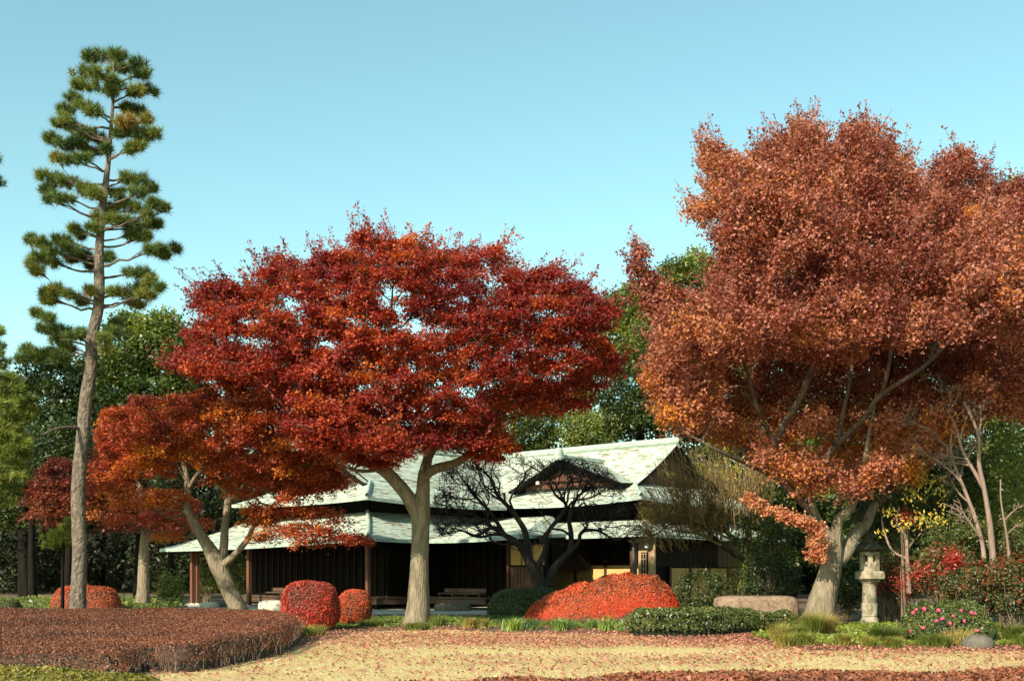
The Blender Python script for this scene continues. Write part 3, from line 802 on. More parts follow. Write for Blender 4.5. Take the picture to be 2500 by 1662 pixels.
def grow_tree(name, label, cat, group, base, limbs, pads, leaf, bark, twig, rng, n_spray=12, n_leaf=80, leaf_size=0.085, spray_r=0.36,
              spray_flat=0.22, tint=(0.5, 0.2), tintfn=None, jit=0.45, up=1.0, kind='leaf', sides=10, rise=0.35, needle=None, droop=0.0, twig_r=0.012, upper=0.35, aspect=0.75, lobes=0.12, dark_limbs=False, padvar=0.10, shoots=0.0, shoot_len=1.0, shoot_n=26):
    root = empty(name, base, label, cat, group)
    nodes, nrad = [], []
    g = Geo()
    tube(g, limbs[0][:, :3], limbs[0][:, 3], 16, rough=0.05, rng=rng, lobes=lobes)
    trunk = g.build('trunk', bark, root, smooth=True)
    for i, L in enumerate(limbs):
        if i > 0:
            g = Geo()
            tube(g, L[:, :3], L[:, 3], sides, rough=0.05, rng=rng)
            g.build('limb', twig if (dark_limbs and i > 2) else bark, trunk, smooth=True)  # upper limbs take a darker bark colour for crown shade and wet
        s = max(0, int(len(L) * (0.45 if i == 0 and len(limbs) > 1 else 0.15)))
        nodes.extend(L[s:, :3]); nrad.extend(L[s:, 3])
    nodes = list(nodes); nrad = list(nrad)
    N = np.zeros((len(nodes) + len(pads) * 8 + 10, 3)); R = np.zeros(len(N))
    k = len(nodes); N[:k] = nodes; R[:k] = nrad
    gb = Geo()
    order = np.argsort([np.min(np.linalg.norm(N[:k] - p[0], axis=1)) for p in pads])
    sc_, sn_, st_ = [], [], []
    hs_, hd_, ht_, pt_ = [], [], [], []
    mid_c = np.mean([p[0] for p in pads], axis=0)
    for pi in order:
        c, r = pads[pi]
        d = c - N[:k]
        dist = np.linalg.norm(d, axis=1)
        cost = dist + 1.4 * np.maximum(0, -d[:, 2] + 0.2 * dist) + 0.02 / (R[:k] + 0.01)
        j = int(np.argmin(cost))
        p0, L = N[j].copy(), dist[j]
        r0 = min(R[j] * 0.7, 0.012 + 0.013 * L + 0.01)
        mid = (p0 + c) / 2 + np.array([0, 0, -rise * 0.35 * L]) * (0.5 if kind == 'needle' else 1) + rng.normal(0, 0.05 * L, 3)
        t = np.linspace(0, 1, 7)[:, None]
        P = p0 * (1 - t) ** 2 + 2 * mid * t * (1 - t) + c * t * t
        P[1:-1] += rng.normal(0, 0.02 * L, (5, 3))
        rad = r0 * (1 - t[:, 0]) + max(twig_r, r0 * 0.35) * t[:, 0]
        tube(gb, P, rad, 6)
        N[k:k + 6] = P[1:]; R[k:k + 6] = rad[1:] * 0.8; k += 6
        m = max(3, int(n_spray * rng.uniform(0.75, 1.25)))
        q = unit(rng.normal(0, 1, (m, 3))) * (rng.uniform(0.25, 1.0, (m, 1)) ** 0.6)
        q[:, 2] = q[:, 2] * (1 - upper) + upper * np.abs(q[:, 2])
        S = c + q * r
        nr = unit(np.array([0, 0, up]) + q * 0.55 + rng.normal(0, 0.12, (m, 3)))
        for s in S:
            a = P[rng.integers(3, 7)]
            mm = (a + s) / 2 + rng.normal(0, 0.08, 3)
            tube(gb, np.array([a, s]), np.array([twig_r, twig_r * 0.4]), 3)
        sc_.append(S); sn_.append(nr)
        off = rng.normal(0, padvar)
        pt_.append(np.full(len(S), off))
        for _ in range(rng.poisson(shoots)):
            s = c + unit(rng.normal(0, 1, 3)) * r * rng.uniform(.5, 1.0)
            dv = unit(unit(c - mid_c) * np.array([.8, .8, .35]) + np.array([0, 0, .75]) + rng.normal(0, .3, 3))
            ln = rng.uniform(.35, 1.0) * shoot_len
            e_ = s + dv * ln
            tube(gb, np.array([s, e_]), np.array([twig_r * .8, twig_r * .4]), 3)
            hs_.append(s); hd_.append(dv * ln); ht_.append(off)
    gb.build('branches', twig, trunk, smooth=True)['kind'] = 'stuff'
    S = np.concatenate(sc_); Nn = np.concatenate(sn_)
    g = Geo()
    if tintfn is not None: base_t = tintfn(S, rng)
    else: base_t = np.full(len(S), tint[0]) + 0.12 * vnoise(S, 0.7)
    base_t = base_t + rng.normal(0, tint[1] * 0.4, len(S)) + np.concatenate(pt_)
    if kind == 'needle':
        n, ln, wd, sp = needle
        needles(g, S, Nn, rng, n, ln, wd, sp, np.clip(base_t, 0, 1))
    else:
        ns = len(S)
        Sx = np.repeat(S, n_leaf, 0); Nx = np.repeat(Nn, n_leaf, 0)
        a1 = unit(np.cross(Nx, rng.normal(0, 1, Nx.shape)))
        rr = spray_r * np.sqrt(rng.uniform(0, 1, (len(Sx), 1))) * np.repeat(rng.uniform(0.7, 1.3, (ns, 1)), n_leaf, 0)
        C = Sx + a1 * rr + Nx * rng.normal(0, spray_r * spray_flat, (len(Sx), 1)) - np.array([0, 0, 0.25]) * rr ** 2
        tt = np.clip(np.repeat(base_t, n_leaf) + rng.normal(0, tint[1] * 0.5, len(C)), 0, 1)
        leaves(g, C, Nx, leaf_size, rng, tt, aspect=aspect, jit=jit, droop=droop)
        if hs_:
            A_ = np.repeat(np.array(hs_), shoot_n, 0); D_ = np.repeat(np.array(hd_), shoot_n, 0)
            f_ = rng.uniform(0, 1, (len(A_), 1))
            C = A_ + D_ * f_ + rng.normal(0, .085, A_.shape) * (1.25 - f_ * .8)
            tt = np.clip((tintfn(C, rng) if tintfn is not None else tint[0]) + np.repeat(np.array(ht_), shoot_n) + rng.normal(0, tint[1] * .5, len(C)), 0, 1)
            leaves(g, C, np.tile([0, -.2, .8], (len(C), 1)), leaf_size, rng, tt, aspect=aspect, jit=.8, droop=droop)
    g.build('crown', leaf, root)
    return root

BASE = lambda px, Y: (X(px, Y), Y, float(gz(Y)))

# ---- the big crimson maple in the middle
rng = np.random.default_rng(101)
Y0 = 34.5
limbs = [limb_pts([(1017, 1540, 0, .48), (1018, 1521, 0, .40), (1021, 1480, 0, .33), (1024, 1383, 0, .262), (1027, 1306, 0, .25), (1027, 1249, 0, .27), (1033, 1200, 0, .20), (1035, 1160, 0.1, .17), (1045, 1110, 0.3, .13), (1040, 1040, 0.5, .10), (1000, 960, 0.9, .08), (965, 880, 1.1, .06), (954, 800, 1.2, .045), (958, 720, 1.0, .03)], Y0),
         limb_pts([(1020, 1262, 0, .20), (1002, 1225, -.1, .20), (978, 1191, -.2, .19), (932, 1145, -.5, .17), (867, 1115, -.8, .14), (821, 1077, -1.0, .11), (795, 1030, -1.1, .08), (770, 960, -1.0, .06), (720, 880, -.6, .045), (660, 800, 0, .03)], Y0),
         limb_pts([(1033, 1165, 0, .15), (1060, 1145, -.2, .15), (1122, 1125, -.6, .12), (1168, 1085, -.9, .11), (1214, 1034, -1.0, .09), (1265, 943, -.8, .07), (1290, 890, -.6, .05), (1330, 800, -.2, .035)], Y0),
         limb_pts([(1040, 1140, .2, .13), (1056, 1100, .5, .11), (1110, 1040, 1.0, .09), (1170, 960, 1.4, .07), (1190, 860, 1.6, .05), (1180, 740, 1.4, .03)], Y0),
         limb_pts([(862, 1112, -.8, .08), (850, 1060, -.6, .07), (858, 1000, -.3, .055), (850, 940, 0.2, .045), (870, 850, .8, .03)], Y0),
         limb_pts([(930, 1144, -.5, .06), (890, 1150, -1.0, .05), (838, 1140, -1.5, .035)], Y0)]
poly = [(375, 850), (400, 790), (440, 740), (430, 690), (470, 640), (520, 625), (560, 650), (600, 600), (650, 560), (700, 600), (760, 545), (810, 560), (820, 520), (870, 510), (890, 540), (930, 500), (980, 525), (1010, 560), (1050, 545), (1090, 560), (1170, 535), (1190, 580), (1180, 605), (1220, 620), (1270, 575), (1300, 620), (1350, 640), (1390, 690), (1455, 700), (1450, 735), (1400, 770), (1430, 820), (1445, 860), (1380, 890), (1330, 905), (1300, 945), (1180, 950), (1170, 985), (1190, 1035), (1140, 1045), (1060, 1035), (1010, 1045), (950, 1055), (900, 1075), (860, 1055), (800, 1035), (750, 995), (740, 960), (690, 920), (600, 890), (500, 900), (420, 890)]
holes = [(665, 705, 40, 20), (890, 690, 32, 34), (835, 745, 38, 16), (940, 748, 40, 20), (1005, 758, 36, 14), (593, 788, 55, 14), (1126, 640, 24, 30), (760, 800, 40, 12), (1060, 700, 30, 12), (1270, 720, 26, 10), (730, 870, 60, 14), (1080, 905, 40, 12), (860, 935, 50, 10)]
pads = sample_pads(rng, poly, Y0, 43, 4.2, layers=(-0.85, 0.0, 0.9), holes=[(a, b, c * 1.3, d * 1.3) for a, b, c, d in holes], flat=0.40, front=0.9, margin=.62)
for x, y, rx, ry, dy in ((1000, 1012, 90, 22, -1.8), (1100, 1015, 80, 22, -1.6), (905, 1010, 80, 24, -2.0), (1040, 985, 90, 20, -1.2), (830, 985, 60, 25, -1.6), (1240, 940, 80, 14, -1.4), (1310, 930, 50, 12, -1), (950, 1015, 90, 20, -2.4), (1030, 1022, 90, 18, -1.8), (860, 1000, 70, 22, -3.2), (1090, 1018, 60, 16, -1.8), (800, 985, 55, 24, -2.8), (745, 945, 60, 28, -2.2), (700, 905, 60, 28, -2.0), (770, 1030, 40, 18, -2.6), (690, 965, 50, 26, -2.2), (640, 905, 50, 22, -1.6), (840, 1035, 50, 14, -3.0), (905, 1045, 40, 14, -3.2), (1135, 1030, 40, 12, -1.6), (700, 985, 50, 16, -3.4), (750, 1002, 55, 16, -3.6), (815, 1015, 55, 15, -3.7), (870, 1025, 50, 13, -3.7), (775, 965, 50, 18, -3.4), (720, 1020, 40, 12, -3.2), (735, 940, 55, 20, -3.5), (785, 958, 50, 18, -3.6), (690, 925, 50, 20, -3.4), (480, 850, 55, 20, -2.4), (540, 868, 55, 20, -2.8), (600, 848, 55, 22, -3.0), (660, 868, 55, 22, -3.2), (720, 858, 55, 22, -3.3), (560, 815, 55, 22, -2.8), (640, 820, 55, 22, -3.0), (780, 880, 50, 20, -3.4), (840, 920, 50, 18, -3.5), (865, 1062, 36, 9, -1.2), (820, 1058, 34, 10, -1.6), (1115, 1050, 40, 9, -1.0), (1275, 925, 50, 12, -1.2), (1350, 885, 50, 12, -1.0)):
    Yp = Y0 + dy
    pads.append((W(x * VP, y * VP, Yp), np.array([rx, rx, ry]) * VP / FPX * Yp))
    pads.append((W((x + 20) * VP, (y + 4) * VP, Yp - .3), np.array([rx, rx, ry]) * VP / FPX * Yp * .8))
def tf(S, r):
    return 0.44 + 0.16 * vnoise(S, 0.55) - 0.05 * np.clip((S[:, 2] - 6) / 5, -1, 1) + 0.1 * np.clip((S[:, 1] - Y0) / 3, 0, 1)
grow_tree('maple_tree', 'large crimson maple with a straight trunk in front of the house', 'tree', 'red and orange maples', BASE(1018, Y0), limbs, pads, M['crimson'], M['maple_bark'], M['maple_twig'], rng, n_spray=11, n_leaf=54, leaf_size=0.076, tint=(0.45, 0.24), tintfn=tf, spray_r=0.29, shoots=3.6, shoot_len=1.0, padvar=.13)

# ---- the leaning orange maple left of it
rng = np.random.default_rng(102)
Y0 = 39.0
limbs = [limb_pts([(600, 1530, 0, .32), (586, 1497, 0, .27), (570, 1462, 0, .245), (550, 1420, 0, .235), (530, 1375, 0, .245), (512, 1340, 0, .19), (494, 1312, 0, .155), (469, 1268, -.2, .13), (456, 1237, -.3, .11), (459, 1191, -.2, .10), (453, 1150, -.3, .075), (430, 1090, -.5, .05), (400, 1040, -.7, .03)], Y0, rs=1.17),
         limb_pts([(533, 1372, 0, .14), (545, 1344, .1, .13), (549, 1287, .3, .115), (556, 1214, .5, .10), (540, 1161, .6, .085), (555, 1110, .7, .06), (580, 1060, .9, .045), (600, 1000, 1.0, .03)], Y0, rs=1.17),
         limb_pts([(545, 1378, -.05, .13), (572, 1355, -.3, .095), (603, 1318, -.6, .075), (620, 1283, -.8, .06), (650, 1245, -1.1, .045), (700, 1215, -1.4, .03), (760, 1200, -1.6, .02)], Y0, rs=1.17),
         limb_pts([(553, 1235, .5, .075), (590, 1190, .2, .06), (640, 1150, -.2, .045), (700, 1090, -.5, .03)], Y0, rs=1.17),
         limb_pts([(457, 1200, -.2, .06), (480, 1160, -.5, .05), (520, 1120, -.8, .035), (560, 1090, -1, .025)], Y0, rs=1.17),
         limb_pts([(455, 1170, -.3, .06), (420, 1120, .2, .05), (360, 1100, .4, .03), (300, 1080, .4, .02)], Y0, rs=1.17)]
poly = [(205, 960), (255, 925), (330, 895), (375, 915), (385, 885), (480, 880), (520, 845), (620, 845), (700, 855), (770, 900), (805, 970), (812, 1030), (795, 1080), (815, 1120), (780, 1150), (720, 1160), (640, 1165), (580, 1140), (500, 1115), (430, 1090), (390, 1120), (330, 1120), (290, 1145), (230, 1130), (205, 1090), (225, 1030)]
pads = sample_pads(rng, poly, Y0, 40, 3.4, layers=(-0.9, 0.0, 0.9), holes=[(430, 1085, 50, 26), (690, 1020, 28, 10), (560, 1010, 30, 8)], flat=0.45)
for x, y, rx, ry, dy in ((600, 1175, 55, 14, -1), (690, 1185, 60, 16, -1.2), (745, 1180, 45, 14, -1.3), (650, 1225, 60, 9, -1.2), (710, 1235, 70, 10, -1.2), (785, 1240, 50, 9, -1.3), (610, 1240, 40, 8, -.8), (720, 1135, 60, 20, -1.5), (770, 1105, 45, 22, -1.5), (660, 1150, 60, 18, -1.6), (560, 1135, 50, 16, -1.4), (500, 1110, 40, 14, -1.6), (300, 1160, 50, 14, -.8), (360, 1155, 45, 12, -.8), (745, 1225, 40, 10, -1.4), (430, 1165, 45, 20, 1.8), (370, 1190, 50, 20, 1.8), (300, 1200, 50, 18, 1.5), (450, 1205, 36, 16, 2.2), (390, 1235, 40, 14, 2.0), (600, 1205, 50, 14, -1.0), (690, 1215, 55, 14, -1.4), (775, 1200, 45, 16, -1.4), (820, 1245, 30, 8, -1.4), (720, 1250, 60, 8, -1.3), (640, 1180, 60, 18, -1.2), (290, 1130, 60, 14, -.6), (240, 1120, 40, 16, -.6), (390, 1140, 45, 12, -1.0)):
    Yp = Y0 + dy
    pads.append((W(x * VP, y * VP, Yp), np.array([rx, rx, ry]) * VP / FPX * Yp))
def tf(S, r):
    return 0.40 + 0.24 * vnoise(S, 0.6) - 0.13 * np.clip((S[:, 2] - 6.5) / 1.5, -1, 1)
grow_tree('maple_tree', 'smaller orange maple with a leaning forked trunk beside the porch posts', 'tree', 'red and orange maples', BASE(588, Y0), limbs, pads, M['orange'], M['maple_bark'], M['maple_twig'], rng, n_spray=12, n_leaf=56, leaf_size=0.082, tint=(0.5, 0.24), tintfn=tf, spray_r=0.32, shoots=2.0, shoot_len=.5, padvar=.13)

# ---- darker maple further back, behind the tall pine
rng = np.random.default_rng(103)
Y0 = 47.0
limbs = [limb_pts([(348, 1470, 0, .30), (350, 1440, 0, .235), (352, 1340, 0, .18), (356, 1270, 0, .15), (345, 1200, 0, .11), (320, 1150, 0, .07)], Y0),
         limb_pts([(354, 1300, 0, .10), (300, 1240, -.6, .07), (220, 1200, -1, .045), (140, 1180, -1.2, .025)], Y0),
         limb_pts([(355, 1280, 0, .10), (400, 1230, -.4, .06), (460, 1200, -.8, .03)], Y0)]
poly = [(45, 1165), (60, 1110), (95, 1060), (150, 1040), (200, 1060), (260, 1090), (340, 1110), (430, 1120), (480, 1180), (440, 1235), (360, 1245), (300, 1235), (250, 1245), (200, 1215), (120, 1235), (60, 1215)]
pads = sample_pads(rng, poly, Y0, 36, 2.4, layers=(-0.8, 0.3), flat=0.42)
grow_tree('maple_tree', 'low dark orange maple in the shade behind the tall pine', 'tree', 'red and orange maples', BASE(350, Y0), limbs, pads, M['shade_painted_orange'], M['maple_bark'], M['maple_twig'], rng, n_spray=11, n_leaf=50, leaf_size=0.095, tint=(0.42, 0.3), spray_r=0.38, padvar=.15)

# ---- the great russet maple on the right
rng = np.random.default_rng(104)
Y0 = 33.0
limbs = [limb_pts([(1992, 1535, 0, .58), (2000, 1502, 0, .44), (2008, 1465, 0, .39), (2020, 1420, 0, .335), (2030, 1380, 0, .29), (2036, 1345, -.05, .24), (2041, 1305, -.1, .17), (2047, 1270, -.2, .15), (2075, 1240, -.3, .13), (2098, 1181, -.4, .10), (2113, 1114, -.5, .075), (2125, 1040, -.4, .05), (2140, 960, -.2, .035)], Y0),
         limb_pts([(2032, 1330, -.05, .14), (2018, 1296, 0, .13), (1994, 1262, .1, .115), (1980, 1211, .2, .10), (1981, 1169, .2, .095), (1990, 1150, .2, .09)], Y0),
         limb_pts([(2034, 1372, .1, .22), (2062, 1352, .2, .215), (2086, 1306, .4, .19), (2116, 1276, .6, .15), (2130, 1240, .8, .12), (2145, 1226, .9, .11)], Y0),
         limb_pts([(1990, 1258, .1, .10), (1950, 1215, .6, .12), (1908, 1169, 1.0, .13), (1890, 1105, 1.2, .12), (1912, 1040, 1.4, .10), (1960, 960, 1.4, .09), (1985, 880, 1.3, .075), (1983, 810, 1.2, .06), (1975, 700, 1.0, .045), (1960, 560, .6, .03)], Y0),
         limb_pts([(1905, 1172, 1.0, .07), (1840, 1140, .6, .06), (1748, 1097, .2, .045), (1680, 1060, 0, .03)], Y0),
         limb_pts([(1895, 1090, 1.2, .08), (1850, 1000, .8, .065), (1822, 900, .5, .05), (1800, 840, .3, .035), (1760, 740, 0, .025)], Y0),
         limb_pts([(2150, 968, -.4, .06), (2168, 905, -.2, .055), (2180, 814, 0, .045), (2190, 700, .2, .035), (2150, 520, .3, .025)], Y0),
         limb_pts([(2045, 1084, .1, .07), (2060, 1000, .8, .06), (2080, 900, 1.4, .05), (2090, 760, 1.6, .04), (2080, 560, 1.4, .025)], Y0),
         limb_pts([(1981, 1166, .2, .09), (2003, 1135, .3, .088), (2043, 1085, .5, .085), (2106, 1025, .5, .08), (2150, 965, .5, .07), (2265, 886, .4, .06), (2375, 762, .2, .04), (2420, 660, 0, .03)], Y0),
         limb_pts([(2138, 1232, .85, .105), (2160, 1212, 1.0, .10), (2200, 1160, 1.2, .085), (2290, 1095, 1.3, .075), (2370, 1020, 1.3, .06), (2440, 930, 1.2, .04)], Y0),
         limb_pts([(2270, 880, -.8, .045), (2300, 780, -.4, .04), (2300, 640, 0, .03), (2330, 480, .2, .02)], Y0)]
poly = [(1600, 285), (1640, 290), (1690, 280), (1695, 345), (1725, 340), (1740, 288), (1800, 305), (1850, 252), (1890, 275), (1915, 330), (1950, 272), (2040, 270), (2068, 330), (2105, 370), (2125, 410), (2200, 460), (2280, 470), (2340, 440), (2430, 430), (2470, 600), (2470, 940), (2359, 980), (2290, 965), (2235, 1005), (2190, 1045), (2130, 1085), (2130, 1125), (2060, 1140), (1990, 1150), (1930, 1120), (1880, 1150), (1830, 1140), (1780, 1100), (1700, 1060), (1640, 1030), (1570, 1010), (1515, 990), (1490, 930), (1480, 860), (1495, 800), (1490, 745), (1520, 700), (1590, 690), (1640, 650), (1640, 590), (1600, 540), (1565, 500), (1572, 455), (1612, 450), (1625, 420), (1595, 350)]
hollow = [(1640, 840), (1760, 800), (1900, 830), (2060, 800), (2230, 760), (2300, 820), (2200, 980), (2080, 1050), (1960, 1090), (1850, 1080), (1720, 1020), (1640, 940)]
pads = sample_pads(rng, poly, Y0, 47, 4.6, layers=(-0.9, 0.0, 0.6, 0.9), holes=[(1640, 520, 30, 30), (1580, 600, 20, 30), (1650, 330, 30, 18), (1760, 330, 20, 20), (1720, 990, 40, 20), (1870, 1020, 60, 40), (2010, 700, 24, 20)], flat=0.75, hollow=hollow, ysplit=(790, 1.2, 0.55))
for x, y, rx, ry, dy in ((1478, 585, 9, 16, -1), (1470, 625, 14, 14, -1), (1500, 650, 16, 14, -1), (1530, 672, 16, 14, -1), (1500, 700, 18, 14, -1.2), (1560, 690, 18, 12, -1)):
    Yp = Y0 + dy
    pads.append((W(x * VP, y * VP, Yp), np.array([rx, rx, ry]) * VP / FPX * Yp))
for x, y, rx, ry, dy in ((1905, 1085, 36, 18, -1.2), (1935, 1115, 36, 14, -1.2), (2030, 1095, 40, 16, -1.4), (2085, 1085, 36, 14, -1.4), (1880, 975, 32, 14, -1.6), (2050, 975, 36, 14, -1.4), (1865, 1125, 30, 14, -1.), (2150, 960, 40, 14, -1.4), (2215, 930, 32, 12, -1.4), (1975, 1130, 34, 12, -1.2)):
    Yp = Y0 + dy
    pads.append((W(x * VP, y * VP, Yp), np.array([rx, rx, ry]) * VP / FPX * Yp))
for L in limbs[3:]:
    f = np.clip(np.linspace(-.1, 1.6, len(L)), 0, 1) * 1.5
    s_ = (L[:, 1] - f) / L[:, 1]
    L[:, 0] *= s_; L[:, 2] = EYE + (L[:, 2] - EYE) * s_; L[:, 1] -= f
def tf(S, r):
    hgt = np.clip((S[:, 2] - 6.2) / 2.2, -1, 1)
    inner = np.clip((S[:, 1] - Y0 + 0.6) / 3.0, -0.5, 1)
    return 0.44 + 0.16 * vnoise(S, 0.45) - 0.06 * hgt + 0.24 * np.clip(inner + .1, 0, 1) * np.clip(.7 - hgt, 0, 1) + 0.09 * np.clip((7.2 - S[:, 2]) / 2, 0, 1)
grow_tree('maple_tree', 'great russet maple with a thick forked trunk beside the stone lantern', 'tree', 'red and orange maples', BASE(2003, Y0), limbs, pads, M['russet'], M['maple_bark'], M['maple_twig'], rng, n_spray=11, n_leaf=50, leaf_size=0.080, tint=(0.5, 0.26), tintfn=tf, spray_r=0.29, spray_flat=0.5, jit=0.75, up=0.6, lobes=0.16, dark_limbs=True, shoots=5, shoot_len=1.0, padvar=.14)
great = bpy.context.scene.objects[-1]
while great.parent is not None: great = great.parent
# the low salmon spray that hangs from its near limb
rng = np.random.default_rng(105)
Y0 = 33.1
limbs = [limb_pts([(1998, 1268, 0, .06), (1980, 1262, -.4, .05), (1940, 1262, -.7, .035), (1880, 1240, -1, .025), (1835, 1212, -1, .015)], Y0)]
pads = []
for x, y, rx, ry, dy in ((1722, 1150, 12, 10, -1), (1745, 1162, 20, 10, -1), (1775, 1178, 24, 11, -1), (1805, 1190, 26, 11, -1), (1838, 1200, 28, 12, -1), (1868, 1212, 26, 14, -1), (1885, 1232, 22, 16, -1), (1885, 1258, 22, 16, -1), (1872, 1278, 20, 14, -1), (1890, 1285, 16, 14, -1)):
    Yp = Y0 + dy
    pads.append((W(x * VP, y * VP, Yp), np.array([rx, rx, ry]) * VP / FPX * Yp))
sap = grow_tree('maple_bough', 'salmon bough', 'tree', None, BASE(2050, Y0), limbs, pads, M['salmon'], M['maple_bark'], M['maple_twig'], rng, n_spray=12, n_leaf=34, leaf_size=0.08, tint=(0.5, 0.3), spray_r=0.14, spray_flat=0.5, jit=0.8, up=0.6, twig_r=.006)
for ch in list(sap.children):
    ch.parent = great
    ch.location = tuple(-np.array(great.location))
    ch.name = 'drooping_limb' if ch.name.startswith('trunk') else 'drooping_spray'
    if ch.name.startswith('drooping_spray'): ch['label'] = 'low salmon pink spray hanging beside the trunk'
bpy.data.objects.remove(sap)

# ---- another dark russet maple beyond, its top above the great one
rng = np.random.default_rng(106)
Y0 = 43.0
limbs = [limb_pts([(2330, 1480, 0, .3), (2325, 1300, 0, .22), (2310, 1100, 0, .18), (2300, 900, 0, .15), (2280, 700, 0, .12), (2290, 560, 0, .08), (2320, 440, 0, .05), (2370, 360, 0, .03)], Y0),
         limb_pts([(2305, 1000, 0, .12), (2380, 850, -.5, .1), (2440, 700, -.6, .07), (2470, 500, -.5, .04)], Y0)]
poly = [(2110, 420), (2150, 345), (2200, 330), (2285, 285), (2305, 320), (2265, 365), (2300, 400), (2359, 380), (2430, 390), (2470, 560), (2470, 950), (2400, 1000), (2300, 960), (2200, 900), (2150, 600)]
pads = sample_pads(rng, poly, Y0, 46, 3.4, layers=(-0.8, 0.5), holes=[(2240, 430, 36, 26), (2330, 420, 30, 16)], flat=0.6)
grow_tree('maple_tree', 'dark russet maple rising behind the great one at the far end', 'tree', 'red and orange maples', BASE(2330, Y0), limbs, pads, M['russet'], M['maple_bark'], M['maple_twig'], rng, n_spray=13, n_leaf=50, leaf_size=0.10, tint=(0.28, 0.24), spray_r=0.40, spray_flat=0.45, jit=0.7, up=0.6, shoots=3, shoot_len=1.1)

# ---- the tall pine
def c5(x, y): return x * 600 / 1147.0, 80 + y * 600 / 1147.0
rng = np.random.default_rng(110)
Y0 = 32.6
tr = [(188, 1530, 0, .30), (190, 1487, 0, .235), (192, 1430, 0, .215), (195, 1350, 0, .20), (192, 1260, 0, .195), (192, 1185, 0, .19), (198, 1110, 0, .185), (203, 1064, 0, .18), (210, 980, 0, .178), (219, 920, 0, .17), (224, 880, 0, .165), (224, 835, 0, .16), (231, 795, 0, .155), (240, 755, 0, .15), (243, 700, 0, .145), (242, 640, 0, .135), (244, 590, 0, .115), (249, 530, 0, .10), (257, 460, 0, .088), (264, 400, 0, .072), (269, 340, 0, .058), (275, 263, 0, .045), (279, 200, 0, .032), (277, 150, 0, .02)]
limbs = [limb_pts(tr, Y0), limb_pts([(204, 1050, 0, .05), (180, 1043, -.3, .045), (148, 1044, -.7, .035), (122, 1052, -1.0, .028), (106, 1062, -1.2, .02)], Y0)]
padc = [(490, 105, 70, 28), (420, 115, 40, 30), (560, 105, 45, 28), (400, 190, 70, 38), (470, 195, 60, 40), (360, 240, 40, 30), (430, 250, 60, 34), (560, 165, 50, 30), (560, 230, 70, 38), (650, 150, 55, 36), (670, 200, 50, 40), (700, 265, 50, 30), (640, 270, 60, 30), (520, 270, 45, 24),
        (340, 310, 48, 30), (400, 340, 55, 30), (440, 365, 45, 25), (310, 360, 45, 26), (640, 365, 65, 32), (590, 350, 30, 22), (690, 405, 35, 22), (280, 410, 55, 36), (330, 430, 55, 34), (390, 470, 60, 34), (450, 490, 55, 32), (240, 490, 38, 28), (300, 520, 55, 32), (360, 520, 50, 28), (430, 550, 55, 26), (265, 580, 42, 26), (330, 590, 55, 24), (390, 580, 40, 22), (590, 415, 55, 32), (560, 460, 45, 26), (640, 450, 55, 30), (720, 470, 50, 24), (660, 490, 45, 24), (650, 525, 42, 24), (605, 545, 32, 20), (500, 540, 30, 24),
        (210, 665, 45, 24), (270, 690, 60, 32), (330, 700, 55, 30), (220, 730, 35, 30), (250, 775, 45, 32), (310, 770, 45, 28), (390, 730, 60, 28), (440, 750, 50, 26), (540, 745, 45, 24), (600, 680, 55, 30), (660, 690, 50, 32), (700, 720, 40, 32), (650, 750, 55, 30), (720, 790, 40, 26), (760, 810, 36, 24), (590, 800, 55, 30), (510, 815, 45, 24), (640, 820, 50, 28), (470, 860, 50, 28), (540, 870, 55, 28), (600, 880, 55, 28), (430, 905, 38, 22), (690, 850, 45, 28), (700, 890, 45, 28), (640, 920, 50, 26), (670, 950, 40, 24), (610, 940, 32, 20), (740, 890, 22, 16),
        (345, 915, 28, 22), (375, 940, 20, 12), (150, 960, 42, 26), (200, 980, 45, 28), (290, 970, 50, 28), (330, 1000, 50, 32), (250, 1020, 55, 30), (180, 1040, 45, 30), (240, 1070, 60, 30), (340, 1050, 45, 30), (390, 1040, 40, 34), (180, 1110, 35, 22), (150, 1070, 28, 24), (420, 1080, 26, 22), (510, 1045, 28, 20), (705, 1010, 40, 20), (760, 1030, 45, 16), (820, 1005, 34, 18), (740, 1000, 40, 16),
        (620, 1120, 50, 26), (680, 1120, 48, 28), (710, 1160, 45, 30), (660, 1190, 55, 30), (600, 1220, 50, 24), (690, 1220, 50, 28), (540, 1205, 40, 20), (640, 1260, 45, 18), (740, 1180, 26, 18), (215, 1210, 40, 24), (270, 1200, 50, 26), (330, 1215, 45, 20), (230, 1245, 40, 16), (415, 1205, 28, 30), (385, 1250, 24, 16),
        (180, 1305, 42, 26), (220, 1325, 30, 18), (220, 1380, 50, 30), (280, 1390, 55, 34), (270, 1430, 50, 28), (340, 1410, 50, 26), (385, 1400, 30, 20), (130, 1475, 42, 28), (170, 1510, 40, 26), (230, 1490, 60, 30), (280, 1510, 45, 26), (110, 1520, 36, 20), (320, 1470, 45, 30), (480, 1420, 36, 32), (520, 1400, 36, 32), (540, 1360, 26, 26), (500, 1470, 36, 30)]
pads = []
for x, y, rx, ry in padc:
    px, py = c5(x, y)
    off = abs(px - np.interp(py, [120, 1487], [277, 190]))
    dY = rng.uniform(-1, 1) * (0.55 + 0.5 * rng.uniform())
    if ry >= 26 and rng.uniform() < 0.3: dY += 0.4
    r = rx * 600 / 1147 / FPX * Y0
    pads.append((W(px, py, Y0 + dY), np.array([r * 1.05, r * 1.05, ry * 1.05 * 600 / 1147 / FPX * Y0])))
def tf(S, r): return 0.50 + 0.16 * vnoise(S, 1.1) + 0.06 * r.normal(0, 1, len(S))
